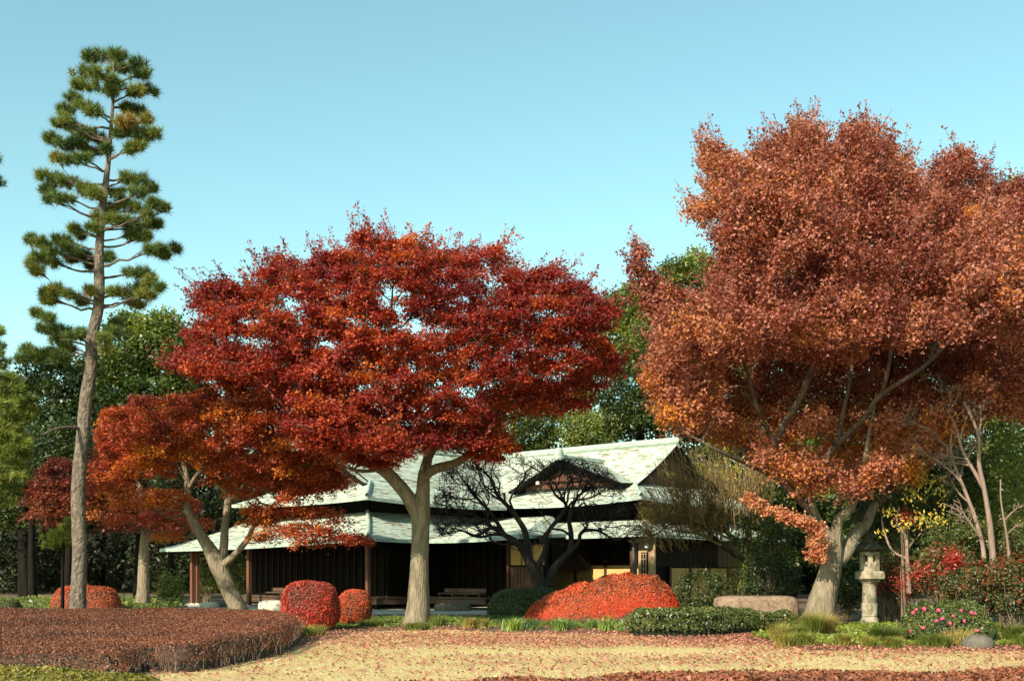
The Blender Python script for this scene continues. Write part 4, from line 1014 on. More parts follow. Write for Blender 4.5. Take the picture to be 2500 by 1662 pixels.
grow_tree('pine_tree', 'tall lone pine with a bare curving trunk and tiered needle pads', 'tree', None, BASE(190, Y0), limbs, pads, M['pine'], M['pine_bark'], M['pine_bark'], rng, n_spray=21, kind='needle', needle=(54, 0.225, 0.015, 0.85), tint=(0.5, 0.2), tintfn=tf, rise=0.15, twig_r=0.010, upper=0.5, lobes=0.06)
# bare side branch low on the pine
# ---- lighter pine at the picture's edge
rng = np.random.default_rng(111)
Y0 = 36.5
limbs = [limb_pts([(-60, 1500, 0, .25), (-55, 1300, 0, .2), (-50, 1100, 0, .17), (-45, 900, 0, .12), (-40, 780, 0, .06)], Y0)]
poly = [(-110, 770), (-40, 720), (5, 725), (28, 770), (15, 800), (40, 850), (62, 885), (100, 905), (95, 960), (60, 980), (100, 1015), (95, 1045), (60, 1070), (90, 1090), (85, 1120), (30, 1140), (40, 1185), (-20, 1200), (-110, 1200)]
pads = sample_pads(rng, poly, Y0, 30, 2.2, layers=(-0.8, 0.2), flat=0.4)
grow_tree('pine_tree', 'pale green young pine with layered boughs at the garden edge', 'tree', None, BASE(-60, Y0), limbs, pads, M['pine_light'], M['pine_bark'], M['pine_bark'], rng, n_spray=13, kind='needle', needle=(38, 0.22, 0.020, 0.8), tint=(0.4, 0.25), rise=0.1, upper=0.5)
# needle tips of a nearer pine that reach in from outside
rng = np.random.default_rng(112)
Y0 = 30.0
limbs = [limb_pts([(-160, 1560, 0, .26), (-165, 1200, 0, .22), (-150, 800, 0, .17), (-150, 500, 0, .10), (-140, 340, 0, .04)], Y0)]
pads = []
for px, py, r in ((-15, 388, 22), (-12, 445, 30), (-50, 400, 40), (-60, 450, 45), (-140, 360, 60), (-200, 430, 60), (-110, 520, 60), (-190, 600, 60), (-90, 660, 50), (-230, 700, 60), (-130, 300, 50), (-220, 820, 60)):
    pads.append((W(px, py, Y0 + rng.uniform(-.4, .4)), np.array([r, r, r * .5]) / FPX * Y0))
grow_tree('pine_tree', 'pine whose needle tips just reach in at the edge of the sky', 'tree', None, BASE(-160, Y0), limbs, pads, M['pine'], M['pine_bark'], M['pine_bark'], rng, n_spray=20, kind='needle', needle=(46, 0.19, 0.014, 0.75), tint=(0.55, 0.2), rise=0.1, upper=0.5)
# small young pine beside the tall one
rng = np.random.default_rng(113)
Y0 = 37.0
limbs = [limb_pts([(152, 1490, 0, .06), (153, 1400, 0, .05), (155, 1330, 0, .04), (160, 1290, 0, .03), (165, 1262, 0, .02)], Y0)]
pads = [(W(px, py, Y0 + rng.uniform(-.3, .3)), np.array([r, r, r * .35]) / FPX * Y0) for px, py, r in ((120, 1312, 26), (150, 1318, 26), (140, 1300, 22), (165, 1285, 22), (178, 1310, 24), (160, 1330, 24), (115, 1330, 18), (168, 1268, 18))]
grow_tree('pine_sapling', 'small yellowish green pine sapling behind the tall pine trunk', 'tree', None, BASE(162, Y0), limbs, pads, M['pine_light'], M['dark_bark'], M['dark_bark'], rng, n_spray=14, kind='needle', needle=(50, 0.17, 0.016, 0.7), tint=(0.55, 0.2), rise=0.1, upper=0.6)

# ---- broadleaf evergreens and the wood behind
def evergreen(name, label, seed, Y0, poly, leaf='evergreen', trunk_px=None, spacing=52, depth=5.0, layers=(-0.85, 0.1), n_spray=13, n_leaf=50, size=0.22, tint=(0.42, 0.26), group='evergreens behind the house', holes=(), flat=0.7, spray_r=0.62, bark='dark_bark', r0=0.32):
    rng = np.random.default_rng(seed)
    P = np.array(poly, float) * VP
    cx = P[:, 0].mean() if trunk_px is None else trunk_px * VP
    top = P[:, 1].min()
    bpy_ = HZ + (EYE - float(gz(Y0))) * FPX / Y0
    limbs = [limb_pts([(cx, bpy_ + 8, 0, r0 * 1.3), (cx + rng.uniform(-8, 8), bpy_ * .7 + top * .3, 0, r0), (cx + rng.uniform(-12, 12), bpy_ * .35 + top * .65, 0, r0 * .6), (cx, top + 50, 0, r0 * .15)], Y0)]
    pads = sample_pads(rng, poly, Y0, spacing, depth, layers=layers, holes=holes, flat=flat, margin=.55)
    return grow_tree(name, label, 'tree', group, BASE(cx, Y0), limbs, pads, M[leaf], M[bark], M['dark_bark'], rng, n_spray=n_spray, n_leaf=n_leaf, leaf_size=size, spray_r=spray_r, spray_flat=0.35, tint=tint, jit=0.6, sides=8, aspect=0.55, padvar=.15)

evergreen('evergreen_tree', 'rounded mid green evergreen rising between the tall pine and the maples', 201, 72, [(205, 830), (240, 735), (290, 705), (335, 725), (380, 705), (420, 735), (445, 800), (490, 900), (500, 1010), (140, 1010), (160, 900)], trunk_px=320, spacing=44, leaf='lightgreen', tint=(0.16, .22))
evergreen('evergreen_tree', 'dark evergreen behind the pale young pine and the pine trunk', 202, 68, [(-60, 900), (40, 850), (110, 810), (180, 790), (230, 850), (280, 960), (300, 1240), (-60, 1240)], trunk_px=60, tint=(0.12, 0.2))
evergreen('evergreen_tree', 'tall evergreen with a sunlit crown between the crimson and russet maples', 203, 76, [(1330, 1020), (1320, 880), (1345, 760), (1375, 690), (1425, 655), (1480, 640), (1530, 605), (1600, 572), (1660, 590), (1720, 640), (1760, 750), (1760, 1030), (1560, 1020), (1480, 900), (1420, 800)], leaf='lightgreen', tint=(0.32, 0.30), spacing=40)
evergreen('evergreen_tree', 'deep green evergreen just above the roof ridge', 204, 71, [(1380, 870), (1420, 770), (1470, 730), (1530, 760), (1580, 860), (1600, 1010), (1500, 1010), (1390, 1025), (1360, 980)], spacing=40, size=0.17, tint=(0.42, 0.28), depth=3.0)
evergreen('evergreen_tree', 'yellowish green evergreen over the middle of the roof ridge', 205, 69, [(1285, 1025), (1290, 965), (1330, 930), (1380, 950), (1410, 1000), (1400, 1040), (1340, 1045)], leaf='lightgreen', spacing=30, size=0.16, tint=(0.55, 0.25), depth=2.0, r0=.2)
evergreen('evergreen_tree', 'low dark evergreen under the crimson maple canopy beyond the roof', 206, 70, [(1060, 1000), (1090, 930), (1160, 880), (1250, 870), (1310, 900), (1310, 1030), (1200, 1060), (1080, 1070)], spacing=36, size=0.16, tint=(0.45, 0.25), depth=2.6)
evergreen('evergreen_tree', 'green evergreen showing at the top behind the russet maples', 207, 74, [(2100, 480), (2160, 430), (2240, 415), (2330, 405), (2430, 400), (2480, 600), (2480, 1260), (2080, 1260), (2090, 900)], tint=(0.5, 0.25), trunk_px=2300, n_spray=9, n_leaf=40, size=.25)
evergreen('evergreen_tree', 'olive green evergreen between the house end and the great russet maple', 208, 73, [(1560, 1040), (1640, 930), (1740, 780), (1900, 700), (2060, 720), (2150, 820), (2150, 1330), (1560, 1330)], tint=(0.5, 0.3), spacing=54, trunk_px=1820, n_spray=9, n_leaf=40, size=.25)
wood = [(-60, 700, 985, 74, 'bare of light'), (230, 640, 965, 78, ''), (480, 660, 950, 75, ''), (720, 640, 975, 77, ''), (960, 660, 955, 74, ''), (1200, 640, 940, 78, ''), (1450, 680, 900, 76, ''), (1700, 680, 850, 74, ''), (1950, 680, 900, 77, ''), (2200, 680, 850, 75, ''), (2450, 700, 880, 78, '')]
wl_ = ['shaded wood tree at the garden edge beyond the pale young pine', 'shaded wood tree behind the rounded evergreen', 'shaded wood tree beyond the leaning orange maple', 'shaded wood tree beyond the gap between both smaller maples', 'shaded wood tree straight behind the big crimson maple', 'shaded wood tree beyond the low dark evergreen and the roof', 'shaded wood tree beyond the deep green evergreen above the ridge', 'shaded wood tree beyond the end of the roof ridge', 'shaded wood tree straight behind the great russet maple trunk', 'shaded wood tree behind the pale multi stemmed tree', 'shaded wood tree at the garden edge beyond the bamboo']
for i, (cx, wd, top, Y0, _) in enumerate(wood):
    hw = 190
    Y0 += 18
    top = top + 20
    evergreen('wood_tree', wl_[i], 220 + i, Y0, [(cx - hw, 1390), (cx - hw * .95, top + 190), (cx - hw * .6, top + 60), (cx - 20, top), (cx + hw * .55, top + 50), (cx + hw * .95, top + 170), (cx + hw, 1390)], trunk_px=cx, spacing=95, depth=6, n_spray=11, n_leaf=38, size=0.42, spray_r=1.2, tint=(0.45, 0.3), leaf='shade_painted_leaf', group='trees of the wood behind')
# ------------------------------------------------------------------ bare plums and thin stemmed trees
def twiggy(name, label, seed, base, limbs, bark, twigmat, levels, n_kids, ratio, kink, box_px, Y0, depth, trop=0.15, tip=0.006, cat='tree', lean=None, start=0.35, ang=0.9, seglen=0.22, group=None, nmax=2600, view=True):
    """hand laid limbs carry kinked branches that fork again and again within an outline"""
    rng = np.random.default_rng(seed)
    root = empty(name, base, label, cat, group)
    g = Geo(); tube(g, limbs[0][:, :3], limbs[0][:, 3], 12, rough=0.08, rng=rng, lobes=0.12)
    trunk = g.build('trunk', bark, root, smooth=True)
    poly = np.array(box_px, float) * (VP if view else 1)
    gt = Geo()
    stack = []
    def kids(P, R, lev, L):
        n = n_kids[min(lev, len(n_kids) - 1)]
        n = max(1, int(n * rng.uniform(0.7, 1.3)))
        for _ in range(n):
            i = int(rng.uniform(start, 1.0) * (len(P) - 1))
            t = unit(P[min(i + 1, len(P) - 1)] - P[max(i - 1, 0)])
            s = unit(np.cross(t, rng.normal(0, 1, 3)))
            a = ang * rng.uniform(0.6, 1.3)
            d = unit(t * math.cos(a) + s * math.sin(a) + np.array([0, 0, trop]) + (0 if lean is None else np.array(lean)))
            stack.append((P[i], d, R[i] * 0.62, L * ratio * rng.uniform(0.6, 1.3), lev + 1))
    for i, L in enumerate(limbs):
        if i > 0:
            g = Geo(); tube(g, L[:, :3], L[:, 3], 8, rough=0.08, rng=rng)
            g.build('limb', bark, trunk, smooth=True)
        ln = np.sum(np.linalg.norm(np.diff(L[:, :3], axis=0), axis=1))
        if i > 0 or len(limbs) == 1: kids(L[:, :3], L[:, 3], 0, ln)
    cnt = 0
    while stack and cnt < nmax:
        p, d, r, L, lev = stack.pop(0)
        n = max(3, int(L / seglen))
        P = [p]; 
        for k in range(n):
            d = unit(d + rng.normal(0, kink, 3) + np.array([0, 0, trop * 0.3]))
            q = P[-1] + d * L / n
            px, py = CX + q[0] / q[1] * FPX, HZ - (q[2] - EYE) / q[1] * FPX
            if abs(q[1] - Y0) > depth: d[1] = -d[1] * 0.5
            if not inpoly(np.array([[px, py]]), poly)[0]:
                if k > 1 or lev > 1: break
            P.append(q)
        if len(P) < 3: continue
        P = np.array(P)
        R = np.linspace(max(r, tip), max(tip * 0.7, r * 0.35), len(P))
        tube(gt, P, R, 5 if r > 0.02 else 3)
        cnt += 1
        if lev < levels: kids(P, R, lev, L)
    o = gt.build('twigs', twigmat, trunk, smooth=True); o['kind'] = 'stuff'
    return root, gt

def c3(x, y): return 950 + x * .38265, 1000 + y * .38265
def L3(rows, Y0): return limb_pts([(*c3(a, b), c, d) for a, b, c, d in rows], Y0)
Y0 = 44.0
limbs = [L3([(1000, 1290, 0, .32), (985, 1180, 0, .27), (960, 1100, 0, .25), (930, 1030, 0, .22), (890, 960, 0, .18), (865, 900, 0, .15)], Y0),
         L3([(880, 940, 0, .14), (820, 850, -.2, .12), (740, 800, -.3, .10), (660, 750, -.4, .08), (560, 800, -.5, .05), (450, 770, -.6, .03), (330, 800, -.6, .015)], Y0),
         L3([(890, 960, 0, .14), (880, 850, .2, .12), (860, 760, .3, .10), (780, 640, .2, .08), (690, 540, 0, .055), (640, 430, -.2, .035), (560, 350, -.2, .02)], Y0),
         L3([(740, 800, -.3, .07), (650, 660, -.6, .06), (560, 560, -.8, .045), (480, 460, -.9, .03), (430, 380, -.9, .02)], Y0),
         L3([(930, 1040, 0, .15), (1000, 890, .1, .11), (1015, 780, .2, .09), (1130, 620, .2, .075), (1060, 540, .1, .05), (1020, 450, 0, .03), (1000, 380, 0, .02)], Y0),
         L3([(1010, 1120, .1, .15), (1060, 1000, .2, .13), (1150, 900, .2, .10), (1160, 790, .1, .09), (1150, 690, 0, .07), (1200, 560, 0, .05), (1300, 480, 0, .03), (1340, 420, 0, .02)], Y0),
         L3([(1100, 960, .2, .10), (1200, 860, -.1, .085), (1230, 780, -.2, .07), (1330, 770, -.3, .05), (1450, 830, -.4, .03), (1540, 790, -.5, .015)], Y0),
         L3([(1130, 640, .2, .05), (1180, 580, -.1, .04), (1290, 560, -.3, .03), (1380, 500, -.3, .018)], Y0),
         L3([(660, 750, -.4, .05), (560, 680, -.7, .04), (440, 640, -.9, .03), (330, 600, -1, .02)], Y0)]
tw, _ = twiggy('plum_tree', 'bare black plum tree with crooked boughs before the cross gable', 301, (*(np.array(c3(1000, 1250))[:0]), *BASE(c3(1000, 1250)[0], Y0)), limbs, M['plum_bark'], M['plum_bark'], 4, (10, 7, 5, 4), 0.50, 0.30, [(990, 1180), (1000, 1120), (1020, 1070), (1080, 1050), (1180, 1045), (1260, 1055), (1330, 1050), (1400, 1075), (1440, 1120), (1470, 1200), (1500, 1240), (1430, 1260), (1350, 1230), (1280, 1290), (1180, 1270), (1060, 1225), (1000, 1240)], Y0, 2.2, trop=0.16, tip=0.0105, seglen=0.2, nmax=2700)

# second plum, fine olive whips, a few yellow leaves still on it
Y0 = 43.0
def c9(x, y): return 1500 + x * .28703, 1050 + y * .28703
def L9(rows, Y0): return limb_pts([(*c9(a, b), c, d) for a, b, c, d in rows], Y0)
limbs = [L9([(1230, 1420, 0, .20), (1210, 1250, 0, .17), (1190, 1130, 0, .16), (1150, 1000, 0, .14), (1135, 850, 0, .11), (1130, 700, .1, .09), (1080, 580, .2, .06)], Y0),
         L9([(1195, 1130, 0, .12), (1080, 1080, -.2, .11), (960, 1010, -.3, .10), (850, 920, -.4, .085), (780, 820, -.5, .07), (730, 750, -.5, .05), (640, 700, -.6, .03)], Y0),
         L9([(1200, 1090, 0, .11), (1050, 960, .2, .095), (960, 870, .3, .08), (900, 780, .3, .06), (820, 650, .3, .04)], Y0),
         L9([(1140, 700, .1, .07), (1200, 560, .3, .05), (1260, 420, .4, .03)], Y0),
         L9([(780, 820, -.5, .05), (620, 790, -.7, .04), (480, 800, -.8, .025), (330, 900, -.8, .015)], Y0)]
poly9 = [(a * .28703 / VP + 1500 / VP, b * .28703 / VP + 1050 / VP) for a, b in ((150, 860), (180, 640), (240, 420), (330, 280), (470, 130), (620, 120), (900, 180), (1100, 240), (1300, 330), (1400, 500), (1350, 800), (1250, 950), (900, 900), (600, 1060), (350, 1100), (100, 950))]
tw2, gt2 = twiggy('plum_tree', 'leafless olive twigged plum with a few yellow leaves at the house corner', 302, BASE(c9(1220, 1400)[0], Y0), limbs, M['plum_bark'], M['twig_olive'], 4, (18, 10, 6, 3), 0.50, 0.15, poly9, Y0, 2.4, trop=0.20, tip=0.010, seglen=0.22, nmax=4600, lean=(-0.15, 0, 0.1))
rng = np.random.default_rng(303)
gw_ = Geo()
pw_ = np.array(poly9) * VP
for _ in range(1700):
    px, py = rng.uniform(pw_[:, 0].min(), pw_[:, 0].max()), rng.uniform(1120, 1350)
    if not inpoly(np.array([[px, py]]), pw_)[0]: continue
    p = W(px, py, Y0 + rng.normal(0, .7))
    fan = (px - 1790) / 260.0
    d = unit(np.array([fan * .9 + rng.normal(0, .22), rng.normal(0, .25), 1.0 + rng.normal(0, .15)]))
    L = rng.uniform(.5, 1.5)
    P = [p, p + d * L * .5 + rng.normal(0, .03, 3), p + d * L + rng.normal(0, .06, 3)]
    e_ = P[-1]; ex, ey = CX + e_[0] / e_[1] * FPX, HZ - (e_[2] - EYE) / e_[1] * FPX
    if not inpoly(np.array([[ex, ey]]), pw_ + np.array([0, -12]))[0]: continue
    tube(gw_, np.array(P), np.array([.010, .008, .004]), 3)
gw_.build('whips', M['twig_olive'], tw2, smooth=True)['kind'] = 'stuff'
g = Geo()
for (x, y, rx, ry, n) in ((300, 720, 110, 90, 190), (800, 380, 60, 50, 60), (720, 310, 25, 40, 25), (480, 370, 50, 40, 25), (1000, 380, 250, 160, 160), (900, 600, 350, 200, 130), (1100, 850, 60, 100, 60), (1210, 920, 60, 60, 50)):
    px, py = c9(x, y)
    q = rng.normal(0, 0.5, (n, 3)) * np.array([rx, 0, ry]) * .287 / FPX * Y0
    q[:, 1] = rng.normal(0, .5, n)
    leaves(g, W(px, py, Y0) + q, np.tile([0, -.6, .5], (n, 1)), 0.11, rng, rng.uniform(0, 1, n), aspect=0.4, jit=0.6, droop=0.8)
g.build('leaf_cluster', M['yellow'], tw2)['kind'] = 'stuff'

# pale multi stemmed bare tree at the far end
Y0 = 31.0
def c8(x, y): return 1900 + x * .42105, 900 + y * .42105
def L8(rows, Y0): return limb_pts([(*c8(a, b), c, d * .56) for a, b, c, d in rows], Y0)
limbs = [L8([(1250, 1200, 0, .17), (1235, 980, 0, .145), (1215, 820, 0, .125), (1190, 680, 0, .11), (1165, 560, 0, .10), (1165, 430, 0, .075), (1155, 370, 0, .07), (1120, 280, 0, .065), (1075, 190, 0, .06)], Y0),
         L8([(1195, 700, 0, .10), (1140, 600, .1, .085), (1070, 480, .2, .075), (1030, 340, .3, .06), (980, 240, .3, .05)], Y0),
         L8([(1195, 1100, 0, .11), (1180, 1000, .1, .10), (1140, 860, .2, .09), (1080, 700, .3, .08), (1030, 580, .4, .07), (1000, 440, .4, .05), (1020, 230, .4, .03)], Y0),
         L8([(1165, 380, 0, .05), (1175, 300, 0, .04), (1170, 210, 0, .03)], Y0),
         L8([(1190, 1000, .1, .06), (1110, 890, -.1, .05), (1050, 800, -.2, .04)], Y0)]
twiggy('multi_stemmed_tree', 'pale pinkish bare tree with several stems rising from the shrubs', 304, BASE(c8(1250, 1200)[0], Y0), limbs, M['pale_bark'], M['pale_bark'], 3, (9, 5, 3), 0.4, 0.12, [(2020, 1120), (2060, 950), (2150, 880), (2359, 870), (2400, 1250), (2150, 1250)], Y0, 2.0, trop=0.1, tip=0.008, nmax=500)
limbs = [L8([(1345, 1200, 0, .07), (1330, 1000, 0, .055), (1305, 850, 0, .045), (1290, 740, 0, .035), (1290, 640, 0, .025)], 30.6),
         L8([(1310, 880, 0, .035), (1370, 820, -.1, .03), (1420, 790, -.1, .02)], 30.6),
         L8([(1325, 960, 0, .03), (1380, 910, 0, .02), (1430, 900, 0, .015)], 30.6)]
twiggy('young_bare_tree', 'slim pale bare sapling by the pink flowered camellia end', 305, BASE(c8(1345, 1200)[0], 30.6), limbs, M['pale_bark'], M['pale_bark'], 3, (6, 3, 3), 0.4, 0.12, [(2200, 1250), (2200, 1050), (2400, 1050), (2400, 1250)], 30.6, 1.2, trop=0.15, tip=0.006, nmax=160)
# dark crooked stems behind the lantern
limbs = [L8([(760, 1300, 0, .12), (745, 1080, 0, .10), (740, 980, 0, .08), (690, 890, 0, .06), (700, 800, 0, .04)], 32.4),
         L8([(745, 1100, 0, .08), (660, 1050, .2, .06), (610, 930, .3, .05), (600, 850, .3, .03)], 32.4),
         L8([(745, 1050, 0, .06), (800, 980, .2, .045), (850, 930, .2, .03)], 32.4)]
ct_, _g = twiggy('crooked_tree', 'crooked grey stemmed small tree with yellow leaves beside the stone lantern', 306, BASE(c8(760, 1300)[0], 32.4), limbs, M['pale_bark'], M['dark_bark'], 3, (8, 5, 3), 0.45, 0.2, [(2020, 1340), (2020, 1130), (2250, 1130), (2250, 1340)], 32.4, 1.5, trop=0.2, tip=0.006, nmax=300)
rng = np.random.default_rng(307)
g = Geo()
for px, py, rx, ry, n in ((2168, 1250, 22, 14, 30), (2225, 1205, 26, 30, 60), (2250, 1268, 34, 18, 70), (2205, 1285, 22, 12, 30), (2262, 1180, 22, 22, 45), (2300, 1200, 16, 40, 40), (2150, 1300, 18, 10, 16), (2235, 1110, 36, 12, 36), (2290, 1265, 24, 14, 34)):
    q = rng.normal(0, .55, (n, 3)) * np.array([rx, 14, ry]) / FPX * 32.0
    leaves(g, W(px, py, 32.0) + q, np.tile([0, -.6, .4], (n, 1)), .11, rng, rng.uniform(0, 1, n), aspect=.4, jit=.5, droop=1.0)
g.build('leaf_cluster', M['yellow'], ct_)['kind'] = 'stuff'
# shaded trunks of the wood at the far left
for i, (px, r, Y) in enumerate(((163, .15, 55), (415, .14, 60), (80, .17, 58))):
    L = limb_pts([(px, 1480, 0, r * 1.3), (px - 4, 1300, 0, r), (px + 3, 1100, 0, r * .8), (px + 8, 950, 0, r * .5)], Y)
    lab = ['slim shaded trunk right beside the tall pine base', 'slim shaded trunk near the porch end under the eave', 'shaded trunk in the gloom at the garden edge'][i]
    evergreen('evergreen_tree', lab, 320 + i, Y, [(px / VP - 90, 1120), (px / VP - 70, 1000), (px / VP, 950), (px / VP + 70, 1000), (px / VP + 90, 1120)], trunk_px=px / VP, spacing=44, depth=2, tint=(0.1, .15), n_spray=8, r0=r)

# ------------------------------------------------------------------ clipped shrubs
def dome_bush(name, label, seed, px, Y, w, h, d, leaf, n, size, ex=2.6, low=0.42, tintfn=None, cat='shrub', group=None, rough=0.05, jit=0.6, core=0.93, under=0.75, parent=None):
    """clipped bush: superellipsoid of twigs with a skin of leaves; w, h, d in metres"""
    rng = np.random.default_rng(seed)
    b = BASE(px, Y)
    root = empty(name, b, label, cat, group)
    c = np.array(b) + [0, 0, h * low]
    def surf(q):
        s = np.where(q[:, 2:3] > 0, h * (1 - low), h * low * 1.02)
        e = ex
        qq = np.abs(q) ** e
        k = (qq.sum(1, keepdims=True)) ** (-1 / e)
        P = q * k * np.c_[np.full(len(q), w / 2), np.full(len(q), d / 2), s[:, 0]]
        m = 1 + rough * vnoise(P * 1.0 + c, 2.0)[:, None] + rough * .5 * vnoise(P + c, 5)[:, None]
        return c + P * m
    q = unit(rng.normal(0, 1, (n, 3)))
    q[:, 2] = np.where(q[:, 2] < -under, -q[:, 2], q[:, 2])
    P = surf(q)
    P = P + (c - P) * (rng.uniform(0, 0.10, (n, 1)) ** 1.0)
    t = np.clip(tintfn(P, rng) if tintfn else 0.5 + 0.3 * vnoise(P, 2) + rng.normal(0, .15, n), 0, 1)
    keep = P[:, 2] > b[2] + 0.02
    g = Geo(); leaves(g, P[keep], q[keep], size, rng, t[keep], aspect=0.6, jit=jit)
    # core
    na, nb = 28, 16
    a = np.linspace(0, 2 * math.pi, na, endpoint=False); e = np.linspace(-math.pi / 2, math.pi / 2, nb)
    A, E = np.meshgrid(a, e)
    q = np.stack([np.cos(A) * np.cos(E), np.sin(A) * np.cos(E), np.sin(E)], -1).reshape(-1, 3) + 1e-6
    V = c + (surf(q) - c) * core
    idx = np.arange(na * nb).reshape(nb, na)
    gc = Geo(); gc.add(V, np.stack([idx[:-1], np.roll(idx, -1, 1)[:-1], np.roll(idx, -1, 1)[1:], idx[1:]], -1).reshape(-1, 4))
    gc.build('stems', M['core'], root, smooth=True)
    g.build('foliage', leaf, root)
    return root

dome_bush('round_shrub', 'round clipped bright red shrub in front of the veranda', 401, 758, 31.6, 1.50, 1.30, 1.4, M['red_bush'], 21000, 0.055, ex=3.2, low=0.45, tintfn=lambda P, r: 0.42 + 0.3 * vnoise(P, 2.3) + 0.25 * np.clip(1.0 - P[:, 2] * 1.6, -.4, 1) + r.normal(0, .16, len(P)), group='clipped red shrubs')
dome_bush('round_shrub', 'smaller round rust coloured shrub close behind the bright red one', 402, 866, 34.8, 0.98, 1.06, 0.95, M['rust_bush'], 10000, 0.055, ex=2.8, low=0.5, tintfn=lambda P, r: 0.40 + 0.5 * vnoise(P, 2.6) + r.normal(0, .16, len(P)), group='clipped red shrubs')

def hf_bush(name, label, seed, outline, top, leaf, n, size, edge=0.6, pw=2.4, cat='shrub', group=None, side_from=0.0, jit=0.6, tintfn=None, stems=0, stem_mat=None, flat=False, grid=70, core=0.92, aspect=0.6, noise=0.06, stem_h=0.6, core_mat=None):
    """clipped mound whose plan is an outline and whose height is top(x, y), rounded off at the edge"""
    rng = np.random.default_rng(seed)
    poly = np.array(outline, float)
    c2 = poly.mean(0)
    root = empty(name, (c2[0], c2[1], float(gz(c2[1]))), label, cat, group)
    global HGT
    def hgt(P):
        ins = inpoly(P, poly)
        e = np.clip(edged(P, poly) / edge, 0, 1)
        h = top(P[:, 0], P[:, 1]) * (1 - (1 - e) ** pw) ** (1 / pw)
        h = h * (1 + noise * vnoise(np.c_[P, np.zeros(len(P))], 1.6) + noise * .6 * vnoise(np.c_[P, np.zeros(len(P))], 4.5))
        return np.where(ins, h, 0)
    HGT = hgt
    lo, hi = poly.min(0), poly.max(0)
    m = n * 4
    P = rng.uniform(lo, hi, (m, 2))
    P = P[inpoly(P, poly)]
    h = hgt(P)
    ep = 0.02
    gxr = (hgt(P + [ep, 0]) - hgt(P - [ep, 0])) / (2 * ep); gyr = (hgt(P + [0, ep]) - hgt(P - [0, ep])) / (2 * ep)
    wgt = np.sqrt(1 + np.minimum(gxr ** 2 + gyr ** 2, 60))
    sel = rng.choice(len(P), n, p=wgt / wgt.sum())
    P, h, gxr, gyr = P[sel], h[sel], gxr[sel], gyr[sel]
    N = unit(np.c_[-gxr, -gyr, np.ones(n)])
    steep = np.hypot(gxr, gyr) > 1.2
    z = gz(P[:, 1]) + h * (1 - rng.uniform(0, .08, n))
    z = np.where(steep, z - h * rng.uniform(0, .12, n), z)
    C = np.c_[P, z]
    rel = h / np.maximum(top(P[:, 0], P[:, 1]), .05)
    keep = rel > side_from * rng.uniform(0.75, 1.15, n)
    t = np.clip(tintfn(C, rng) if tintfn else 0.5 + 0.25 * vnoise(C, 1.5) + rng.normal(0, .17, n), 0, 1)
    g = Geo(); leaves(g, C[keep], N[keep], size, rng, t[keep], aspect=aspect, jit=jit)
    nx = ny = grid
    gx, gy = np.meshgrid(np.linspace(lo[0], hi[0], nx), np.linspace(lo[1], hi[1], ny))
    Q = np.stack([gx.ravel(), gy.ravel()], 1)
    hq = hgt(Q)
    if side_from > 0:
        tq = top(Q[:, 0], Q[:, 1])
        e = np.clip((edged(Q, poly) - 0.12) / (edge * .5), 0, 1) * inpoly(Q, poly)
        hq = hq * e ** .5
    idx = np.arange(nx * ny).reshape(ny, nx)
    q = np.stack([idx[:-1, :-1], idx[:-1, 1:], idx[1:, 1:], idx[1:, :-1]], -1).reshape(-1, 4)
    q = q[(hq[q] > 0.01).any(1)]
    gc = Geo(); gc.add(np.c_[Q, gz(Q[:, 1]) + hq * core - 0.02], q)
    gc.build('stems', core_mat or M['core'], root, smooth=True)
    if stems:
        S = rng.uniform(lo, hi, (stems * 30, 2))
        ed_ = edged(S, poly)
        S = S[inpoly(S, poly) & (ed_ < 0.22)][:stems]
        gs = Geo()
        for s in S:
            ht = top(s[0:1], s[1:2])[0] * rng.uniform(.6, 1.0) * stem_h / .6
            b0 = np.array([s[0], s[1], float(gz(s[1])) - .02])
            dd = rng.normal(0, .055, 2)
            tube(gs, np.array([b0, b0 + [dd[0] * .5, dd[1] * .5, ht * .5], b0 + [dd[0] * 1.6, dd[1] * 1.6, ht]]), np.array([.008, .006, .004]), 3)
        so = gs.build('bare_stems', stem_mat or M['stem'], root, smooth=True); so['kind'] = 'stuff'
    g.build('foliage', leaf, root)
    return root

# large red mound right of the plum
def top_red(x, y):
    u = (x - X(1280, 37)) / (X(1664, 37) - X(1280, 37))
    return 1.02 * np.interp(u, [0, .13, .28, .38, .53, .63, .78, .91, .98, 1], [.55, .80, 1.00, 1.23, 1.42, 1.47, 1.41, 1.18, .95, .8])
ell = lambda cx, cy, rx, ry, n=28, e=2.4: [(cx + rx * np.sign(math.cos(a)) * abs(math.cos(a)) ** (2 / e), cy + ry * np.sign(math.sin(a)) * abs(math.sin(a)) ** (2 / e)) for a in np.linspace(0, 2 * math.pi, n, endpoint=False)]
hf_bush('clipped_mound', 'long clipped red and orange mound before the ochre plaster wall', 411, ell(X(1472, 36.9), 36.9, 2.46, 1.4), top_red, M['rust_bush'], 56000, 0.056, edge=0.8, noise=.09, tintfn=lambda C, r: 0.52 + 0.32 * vnoise(C, 1.5) + 0.35 * np.clip(0.75 - C[:, 2], -.5, .6) + r.normal(0, .16, len(C)), group='clipped red shrubs')
hf_bush('clipped_mound', 'dark green clipped mound at the foot of the bare plum', 412, ell(X(1290, 41.5), 41.5, 1.45, 1.1), lambda x, y: np.full(np.shape(x), .97), M['camellia'], 22000, 0.045, edge=0.75, core_mat=M['green_core'], tintfn=lambda C, r: 0.4 + .2 * vnoise(C, 2) + r.normal(0, .15, len(C)))
